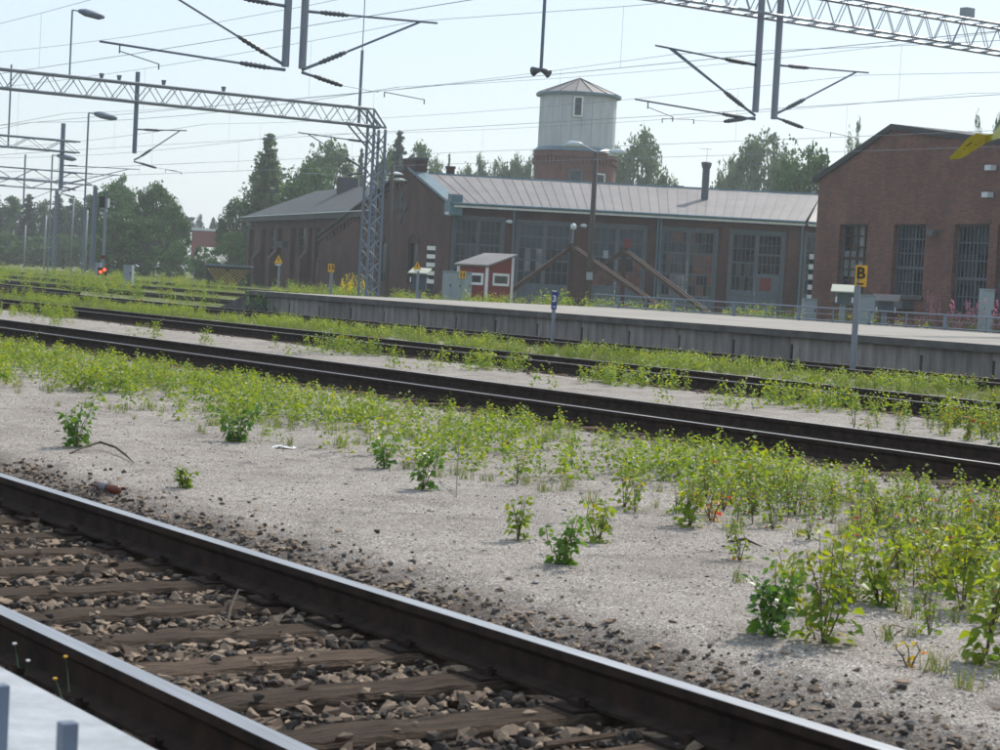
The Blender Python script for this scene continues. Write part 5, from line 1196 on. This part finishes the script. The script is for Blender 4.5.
FG = [
 (768, 634, 566, 46, 'dark green leafy sapling standing alone by the ballast edge, lower right', 101, 5, 18, 0.046, 'leaf_dk', .45),
 (823, 644, 522, 58, 'tallest bright sapling in the lower right with a dry red leaf at its foot', 102, 5, 22, 0.046, 'leaf', .46),
 (880, 604, 540, 50, 'bright bushy sapling right of the tallest lower right sapling', 103, 5, 16, 0.045, 'leaf', .42),
 (985, 660, 560, 50, 'drooping sapling near the right edge with one large orange yellow leaf low down', 104, 4, 17, 0.054, 'leaf', .45),
 (962, 608, 520, 44, 'upright large leaved sapling left of the drooping one near the right edge', 105, 4, 17, 0.051, 'leaf', .5),
 (562, 564, 520, 52, 'low spreading green sapling on bare gravel, centre bottom of the weeds', 106, 6, 14, 0.043, 'leaf_dk', .7),
 (598, 540, 497, 26, 'slim sapling leaning over the low spreading one, centre', 107, 3, 16, 0.043, 'leaf', .4),
 (518, 541, 501, 18, 'small narrow sapling on bare gravel left of the low spreading one', 108, 2, 17, 0.041, 'leaf', .35),
 (76, 446, 402, 46, 'dark green sapling alone on the gravel at the left above a bent twig', 109, 4, 16, 0.057, 'leaf_dk', .5),
 (185, 487, 469, 20, 'tiny round green seedling alone on the pale gravel, left', 110, 5, 10, 0.035, 'leaf', .3),
 (422, 489, 438, 26, 'small two part sapling on the gravel below the weed band, centre left', 111, 3, 16, 0.051, 'leaf_dk', .6),
 (384, 466, 436, 22, 'little dark sapling left of the small two part one', 112, 3, 13, 0.049, 'leaf_dk', .6),
 (236, 441, 405, 48, 'wide dark green sapling at the lower fringe of the weed band, left of the litter', 113, 5, 16, 0.057, 'leaf_dk', .6),
 (845, 600, 530, 50, 'broad bright sapling between the two tallest ones, lower right', 120, 5, 15, .044, 'leaf', .5),
 (790, 612, 556, 34, 'light green sapling squeezed behind the dark leafy one, lower right', 121, 4, 13, .042, 'leaf', .55),
 (930, 590, 530, 44, 'pale yellowish sapling in the lower right between two taller ones', 122, 4, 14, .042, 'leaf', .6),
 (690, 525, 470, 40, 'bright sapling in front of the brown withered plant', 114, 4, 14, 0.046, 'leaf', .4),
]
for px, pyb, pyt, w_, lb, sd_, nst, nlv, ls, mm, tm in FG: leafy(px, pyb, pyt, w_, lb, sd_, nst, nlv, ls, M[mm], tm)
# orange leaf, dry brown plants
def dry(px, pyb, pyt, label, tint, seed, nst=3, nlv=6, ls=.04):
    g = onz(px, pyb, -.12); g.z = ground_h(g.x, g.y); d = (g-CAM).dot(CF); v, f, t, st = sapling(seed, (pyb-pyt)/FOC*d, nst, nlv, ls, .4, .1, .5); t = [tint+random.Random(i//4).uniform(-.03, .03) for i in range(len(t))]
    o = thing('withered_plant', label, 'plant', tuple(g)); place('foliage', foliage_mesh(v, f, t, M['leaf']), g, o); st.v = [p+g for p in st.v]; st.build('stem', M['stem'], o)
dry(980, 664, 640, 'single large orange leaf low on the gravel near the right edge', .885, 201, 1, 3, .05)
dry(712, 520, 486, 'brown withered plant among the bright saplings', .95, 202, 5, 12, .03); dry(910, 664, 640, 'small reddish withered seedling on the gravel, lower right', .93, 203, 3, 5, .03)
dry(818, 640, 600, 'dry red brown leaf cluster at the foot of the tallest sapling', .96, 204, 1, 4, .035); dry(905, 505, 490, 'little red leaved plant high in the right part of the weed band', 1.0, 205, 4, 6, .03)
dry(890, 633, 622, 'tiny yellowing seedling in the lower right gravel', .88, 206, 3, 3, .02)
dry(868, 742, 716, 'low green and pink seedling at the edge of the nearest rail', .90, 207, 4, 6, .03)
# wide band of saplings along the second track, countable ones nearest the camera
LB1 = ('bright green sapling in the dense weed band between the gravel and the second track', 'saplings in the dense band before the second track')
LB2 = ('scattered sapling on the pale gravel strip between the second and third tracks', 'saplings between the second and third tracks')
LB3 = ('sapling in the hedge-like row of weeds between the third and fourth tracks', 'saplings between the third and fourth tracks')
cand = []
def edge(y): return max(5.9, min(8.3, 8.15-.9*max(0, (11.0-y))*.42)) if y < 11 else 7.9-.35*min(1, (y-11)/8)
for i in range(6400):
    y = 4.5+52*rnd.random()**1.35; e = edge(y); x = e+(11.25-e)*rnd.random()
    dens = min(1, (x-e)/2.0+.10)
    dens *= (.66 if y > 11 else .62)+1.7*mnoise.noise(V((x*.75, y*.75, 2)))
    if y > 20: dens += .3
    if y < 9.5: dens *= .85
    if rnd.random() > dens: continue
    px, py, d = px_of((x, y, -.1))
    if not (-60 < px < 1060 and py < 800): continue
    cand.append((d, x, y, rnd.uniform(.14, .34)*(1.2 if rnd.random() < .1 else 1)*(1 if x < 10.2 else .75), LB1))
for i in range(1500):
    y = 13+48*rnd.random()**1.2; r = rnd.random()
    x = rnd.uniform(17.8, 18.5) if r < .45 else (rnd.uniform(17.0, 18.2) if r < .8 else rnd.uniform(15.6, 17))
    if mnoise.noise(V((x*.3, y*.55, 7))) < (.08 if r < .45 else .16): continue
    px, py, d = px_of((x, y, -.1))
    if -60 < px < 1060: cand.append((d, x, y, rnd.uniform(.18, .40), LB2))
for i in range(2600):
    y = 18+42*rnd.random()**1.2; x = rnd.uniform(22.1, 25.0)
    if mnoise.noise(V((x*.4, y*.45, 17))) < -.05: continue
    px, py, d = px_of((x, y, -.1))
    if -60 < px < 1060: cand.append((d, x, y, rnd.uniform(.18, .36), LB3))
far = []
for L_, n_ in ((LB1, 172), (LB2, 56), (LB3, 52)):
    cs = sorted([c for c in cand if c[4] is L_], key=lambda c: c[0])
    for i, c in enumerate(cs):
        if i < n_: weed(c[1], c[2], c[3], L_[0], L_[1])
        else: far.append(c)
def weed_mass(name, lst, m_, protos):
    vv, ff, tt = [], [], []
    for (d, x, y, h, _) in lst:
        v, f, t = protos[rnd.randrange(len(protos))]; s = h/.43*1.1; a = rnd.uniform(0, 6.28); ca, sa = math.cos(a)*s, math.sin(a)*s; z = ground_h(x, y); o = len(vv); dt = rnd.uniform(-.08, .08)
        vv += [(x+p.x*ca-p.y*sa, y+p.x*sa+p.y*ca, z+p.z*s) for p in v]; ff += [tuple(o+i for i in q) for q in f]; tt += [min(1, max(0, k+dt)) if k < .86 else k for k in t]
    me = bpy.data.meshes.new(name); me.from_pydata(vv, [], ff); me.materials.append(m_); a = me.attributes.new('tint', 'FLOAT', 'FACE'); a.data.foreach_set('value', tt)
    o = bpy.data.objects.new(name, me); COL.objects.link(o); tag(o, kind='stuff'); return o
weed_mass('far_saplings', far, M['leaf'], [sapling(70+i, rnd.uniform(.36, .5), 3, 13, .050, .5, .2)[:3] for i in range(6)])
# small ground cover, grass tufts, tall grasses beyond
def tuft(seed, n=26, H=.2, spread=.10, tm=.4):
    rg = random.Random(seed); v, f, t = [], [], []
    for i in range(n):
        a = rg.uniform(0, 6.28); r = spread*rg.random(); p = V((math.cos(a)*r, math.sin(a)*r, -.01)); h = H*rg.uniform(.5, 1); d = V((rg.gauss(0, .25), rg.gauss(0, .25), 1)); w_ = V((math.cos(a*3), math.sin(a*3), 0))*.004*(H/.2)
        o = len(v); v += [p-w_, p+w_, p+d*h*.6+w_*.6, p+d*h*.6-w_*.6, p+d*h+V((d.x*.3*h, d.y*.3*h, -.05*h))]; f += [(o, o+1, o+2, o+3), (o+3, o+2, o+4)]; tt_ = min(1, max(0, rg.gauss(tm, .25))); t += [tt_, tt_]
    return v, f, t
TF = [tuft(i) for i in range(6)]
lst = []
for i in range(900):
    y = 4.6+34*rnd.random()**1.3; e = edge(y)-.3; x = e+(11.4-e)*rnd.random()
    if mnoise.noise(V((x*.5, y*.5, 2))) < -.15: continue
    lst.append((0, x, y, rnd.uniform(.12, .3), 0))
for i in range(1500): x = rnd.uniform(22, 25.3); lst.append((0, x, 18+45*rnd.random(), rnd.uniform(.2, .5), 0))
weed_mass('grass', lst, M['grass'], TF)
lst = []; TB = [tuft(30+i, 30, .2, .35, .35) for i in range(5)]
for i in range(6500):
    px = rnd.uniform(-60, 300) if i % 3 else rnd.uniform(300, 1060); D = rnd.uniform(60, 210) if px < 260 else rnd.uniform(66, 122); g = (RT*((px-500)/FOC)+FW)*D
    if any(abs(g.x-c) < 2.1 for c in (13.6, 20.36, 27.5, 45.5, 57.5, 34.6+.055*(g.y-62), 30.2+.085*(g.y-75))) or (28 < g.x < 44 and g.y < 61): continue
    if 12 < g.x < 28 and g.y < 55: continue
    lst.append((0, g.x, g.y, rnd.uniform(.2, .5)*(2.0 if px > 300 else 1), 0))
weed_mass('tall_grass', lst, M['grass'], TB)
lst = [(0, g.x, g.y, rnd.uniform(.35, .75), 0) for g in [(RT*((px-500)/FOC)+FW)*D for px, D in [(rnd.choice([rnd.uniform(70, 130), rnd.uniform(340, 365), rnd.uniform(395, 425), rnd.uniform(745, 850)]), rnd.uniform(84, 112)) for _ in range(260)]] if not (28 < g.x < 44 and g.y < 60)]
lst += [(0, g.x, g.y, h_, 0) for g, h_ in [((RT*((px-500)/FOC)+FW)*D, rnd.uniform(.6, 1.15)) for px, D in [(rnd.uniform(395, 1010), rnd.uniform(70, 100)) for _ in range(420)]] if g.x > 44.2 and mnoise.noise(V((g.x*.35, g.y*.35, 4))) > .1]
near_c = lambda x, y: any(abs(x-c) < 1.5 for c in (45.5, 57.5, 34.6+.055*(y-62), 30.2+.085*(y-75)))
for i in range(4200):
    x, y = rnd.uniform(29.5, 64), rnd.uniform(60, 160)
    if mnoise.noise(V((x*.3, y*.12, 11))) > .08 and not near_c(x, y): lst.append((0, x, y, rnd.uniform(.3, .85), 0))
for i in range(500):
    x, y = rnd.uniform(22, 25.6), rnd.uniform(60, 120)
    if mnoise.noise(V((x*.3, y*.12, 11))) > 0: lst.append((0, x, y, rnd.uniform(.2, .45), 0))
weed_mass('tall_weeds', lst, M['leaf'], [(s[0], s[1], s[2]) for s in SAP])
# pink willowherb clumps by the workshop
def herb(seed):
    rg = random.Random(seed); v, f, t = [], [], []
    for s in range(14):
        bx, by = rg.gauss(0, .28), rg.gauss(0, .28); h = rg.uniform(.6, 1.0)
        for k in range(46):
            z = h*(k/46); pk = z > h*.55; r = .07*(1.2-z/h*.8); leafq(v, f, t, V((bx+rg.gauss(0, r), by+rg.gauss(0, r), z)), rg.uniform(.018, .045), rg, rg.uniform(.62, 1) if pk and rg.random() < .85 else rg.uniform(0, .5))
    return v, f, t
HB = [foliage_mesh(*herb(60+i), M['pinkfl']) for i in range(3)]
for i, (px, D, h, w_, lb) in enumerate(((937, 80, 2.1, .7, 'tall single spike of pink flowers before the workshop wall'), (968, 76, 1.75, 1.5, 'wide clump of pink flowers under the third workshop window'), (990, 74, 1.9, 1.0, 'pink flower clump nearest the right edge'), (955, 79, 1.1, 1.2, 'low pink flowers left of the wide flower clump'), (925, 82, 1.0, 1.2, 'low fading flowers left of the tall pink spike'), (905, 84, .9, 1.2, 'short brownish flowers beside the brown roofed box'))):
    g = plan(px, D); o = thing('flower_clump', lb, 'flowers', (g.x, g.y, -.15)); 
    b = MB(); b.tube([(g.x, g.y, -.15), (g.x+.02, g.y, h*.6)], [.02, .01], 5); b.build('stem', M['stem'], o); place('flowers', HB[i % 3], (g.x, g.y, -.15), o, i, (w_*.85, w_*.85, h))
yf = foliage_mesh(*herb(77), leaf_mat('goldenrod', [(0, (.10, .15, .03)), (.5, (.20, .22, .03)), (.62, (.5, .42, .03)), (1, (.62, .5, .04))], .4))
for i, (px, D) in enumerate(((346, 88), (356, 88))): g = plan(px, D); o = thing('flower_clump', ['left of the two yellow flower clumps by the lattice mast foot', 'right of the two yellow flower clumps by the lattice mast foot'][i], 'flowers', (g.x, g.y, -.15)); place('flowers', yf, (g.x, g.y, -.15), o, i, (.8, .8, 1.55))
iv = foliage_mesh(*herb(78), M['tree_dark']); g = onp(270, 300, PE); o = thing('ivy_bush', 'small dark bush growing against the left end of the platform wall', 'bush', (g.x-.3, g.y, -.2)); place('foliage', iv, (g.x-.3, g.y, -.2), o, 0, (1.0, 1.0, .85))

# ------------------------------------------------------------------ litter and twigs
ch = []
for i in range(2600):
    y = 4.2+15*rnd.random()**1.6; x = rnd.uniform(4.9, 11.3)
    if mnoise.noise(V((x*.8, y*.8, 21))) < (.02 if y > 8 else -.1): continue
    ch.append(((x, y, ground_h(x, y)+.003), rnd.uniform(.005, .013), i))
fl = [stone_mesh(60+i, M['bark'], .22)[0] for i in range(3)]
scatter_stuff('dry_debris', ch[::2], fl, M['debris']); scatter_stuff('dark_debris', ch[1::2], fl, M['bark'])
def gp(px, py, dz=0): g = onz(px, py, -.12); g.z = ground_h(g.x, g.y)+dz; return g
def twig(label, pts, r, name='twig'):
    P = [gp(*p, r*.6+h) for *p, h in pts]; c = MB(); c.tube(P, [r*.7]+[r]*(len(P)-2)+[r*.3], 5); o = c.build(name, M['bark'], loc=P[0]); tag(o, label, 'twig'); return o
twig('long thin bent twig lying on the pale gravel, left', [(70, 454, 0), (85, 451, .03), (100, 449, .05), (115, 452, .04), (126, 457, .02), (134, 463, 0)], .009)
twig('short dark stick on the gravel in the lower right weeds', [(728, 541, 0), (745, 543, .02), (762, 546, 0)], .010); twig('dark twig on the gravel beside the nearest ballast, lower right', [(780, 700, 0), (795, 703, .01), (812, 706, 0)], .008)
twig('pale dry root curling on the sleepers between the near rails', [(229, 612, .05), (231, 600, .06), (238, 592, .10), (247, 585, .06)], .005); twig('thin vertical dry stalk on the gravel below the weed band', [(456, 497, 0), (457, 480, .2), (457, 470, .3)], .004)
bt = thing('brown_bottle', 'squashed dark brown bottle with a pale label on the gravel near the rail, left', 'bottle', tuple(gp(105, 486))); a, c = gp(92, 483.5, .025), gp(119, 488, .025)
m_ = MB(); L_ = c-a; m_.tube([a, a+L_*.18, a+L_*.28, a+L_*.95, c], [.012, .012, .030, .030, .022], 10); m_.build('bottle_body', mat('brown_plastic', (.14, .035, .015), rough=.25, bump=0), bt, smooth=True)
m_ = MB(); m_.tube([a+L_*.36, a+L_*.6], [.0315, .0315], 10, cap=False); m_.build('label_band', M['g_pale'], bt, smooth=True)
def crumple(label, px, py, s, m_, name='litter', cat='litter', flat=.35):
    b = MB(); rg = random.Random(int(px)); g = gp(px, py, s*.3*flat); n = 5; P = [[g+V(((i/n-.5)*2*s+rg.gauss(0, s*.1), (j/n-.5)*1.4*s+rg.gauss(0, s*.1), rg.uniform(-.3, .5)*s*flat)) for i in range(n+1)] for j in range(n+1)]
    for j in range(n):
        for i in range(n): b.face([P[j][i], P[j][i+1], P[j+1][i+1], P[j+1][i]])
    o = b.build(name, m_, loc=g); tag(o, label, cat)
crumple('crumpled clear plastic sheet on the gravel below the weed band, left of centre', 283, 447, .085, M['white']); crumple('tiny white scrap of paper on the gravel just right of the weed band start', 240, 537, .02, M['white'])
crumple('bluish white crumpled can between the rails at the left edge', 2, 513, .035, M['lampcap'], 'crumpled_can', 'litter', 1.5); crumple('small pale scrap on the ballast between the near rails', 203, 612, .03, M['cabinet'], 'paper_scrap', 'litter', 1)
st_ = MB(); a, c = onz(545, 745, -.155), onz(615, 735, -.150); st_.tube([a, c], [.012, .010], 6); o = st_.build('wooden_stick', M['sleeper'], loc=a); tag(o, 'pale straight stick lying on the ballast between the near rails, bottom', 'stick')
# small flowers on the shoulder beside the near platform
def floret(label, px, py, pxb, pyb, X):
    h = onp(px, py, X); g = onp(pxb, pyb, X); o = thing('wildflower', label, 'flower', (g.x, g.y, g.z)); c = MB(); c.tube([g, g.lerp(h, .5)+V((.005, .01, 0)), h], [.0022, .002, .0015], 4)
    for k in range(0):
        q = g.lerp(h, .05+.1*k); c.face([q, q+V((rnd.uniform(-.02, .02), rnd.uniform(-.02, .02), .03)), q+V((rnd.uniform(-.02, .02), rnd.uniform(-.02, .02), .045))])
    c.build('stem', M['leaf_dk'], o); c = MB()
    c.tube([h-UP*.003, h, h+UP*.004], [.002, .007, .006], 7)
    c.build('petals', M['yellow'] if 'yellow' in label else M['white'], o)
floret('yellow flower in the dark beside the pale platform edge, lower one', 55, 679, 62, 699, 2.2); floret('yellow flower higher up against the nearest rail', 65.5, 657, 69, 692, 2.2)
floret('white flower nearest the left edge against the rail', 14.5, 644, 18, 668, 2.2); floret('small white flower right of the one nearest the left edge', 28, 661, 25, 676, 2.2)

# ------------------------------------------------------------------ haze
m = bpy.data.materials.new('air'); m.use_nodes = True; t = m.node_tree; t.nodes.clear()
pv = t.nodes.new('ShaderNodeVolumePrincipled'); pv.inputs['Color'].default_value = (.90, .96, 1, 1); pv.inputs['Density'].default_value = .00045; pv.inputs['Anisotropy'].default_value = .35
t.links.new(pv.outputs[0], t.nodes.new('ShaderNodeOutputMaterial').inputs['Volume'])
b = MB(); b.box((-640, -640, -1.4), (1280, 0, 0), (0, 1280, 0), (0, 0, 34)); o = b.build('haze', m); tag(o, kind='stuff')
S.cycles.volume_bounces = 1; S.cycles.max_bounces = 6; S.cycles.transparent_max_bounces = 8
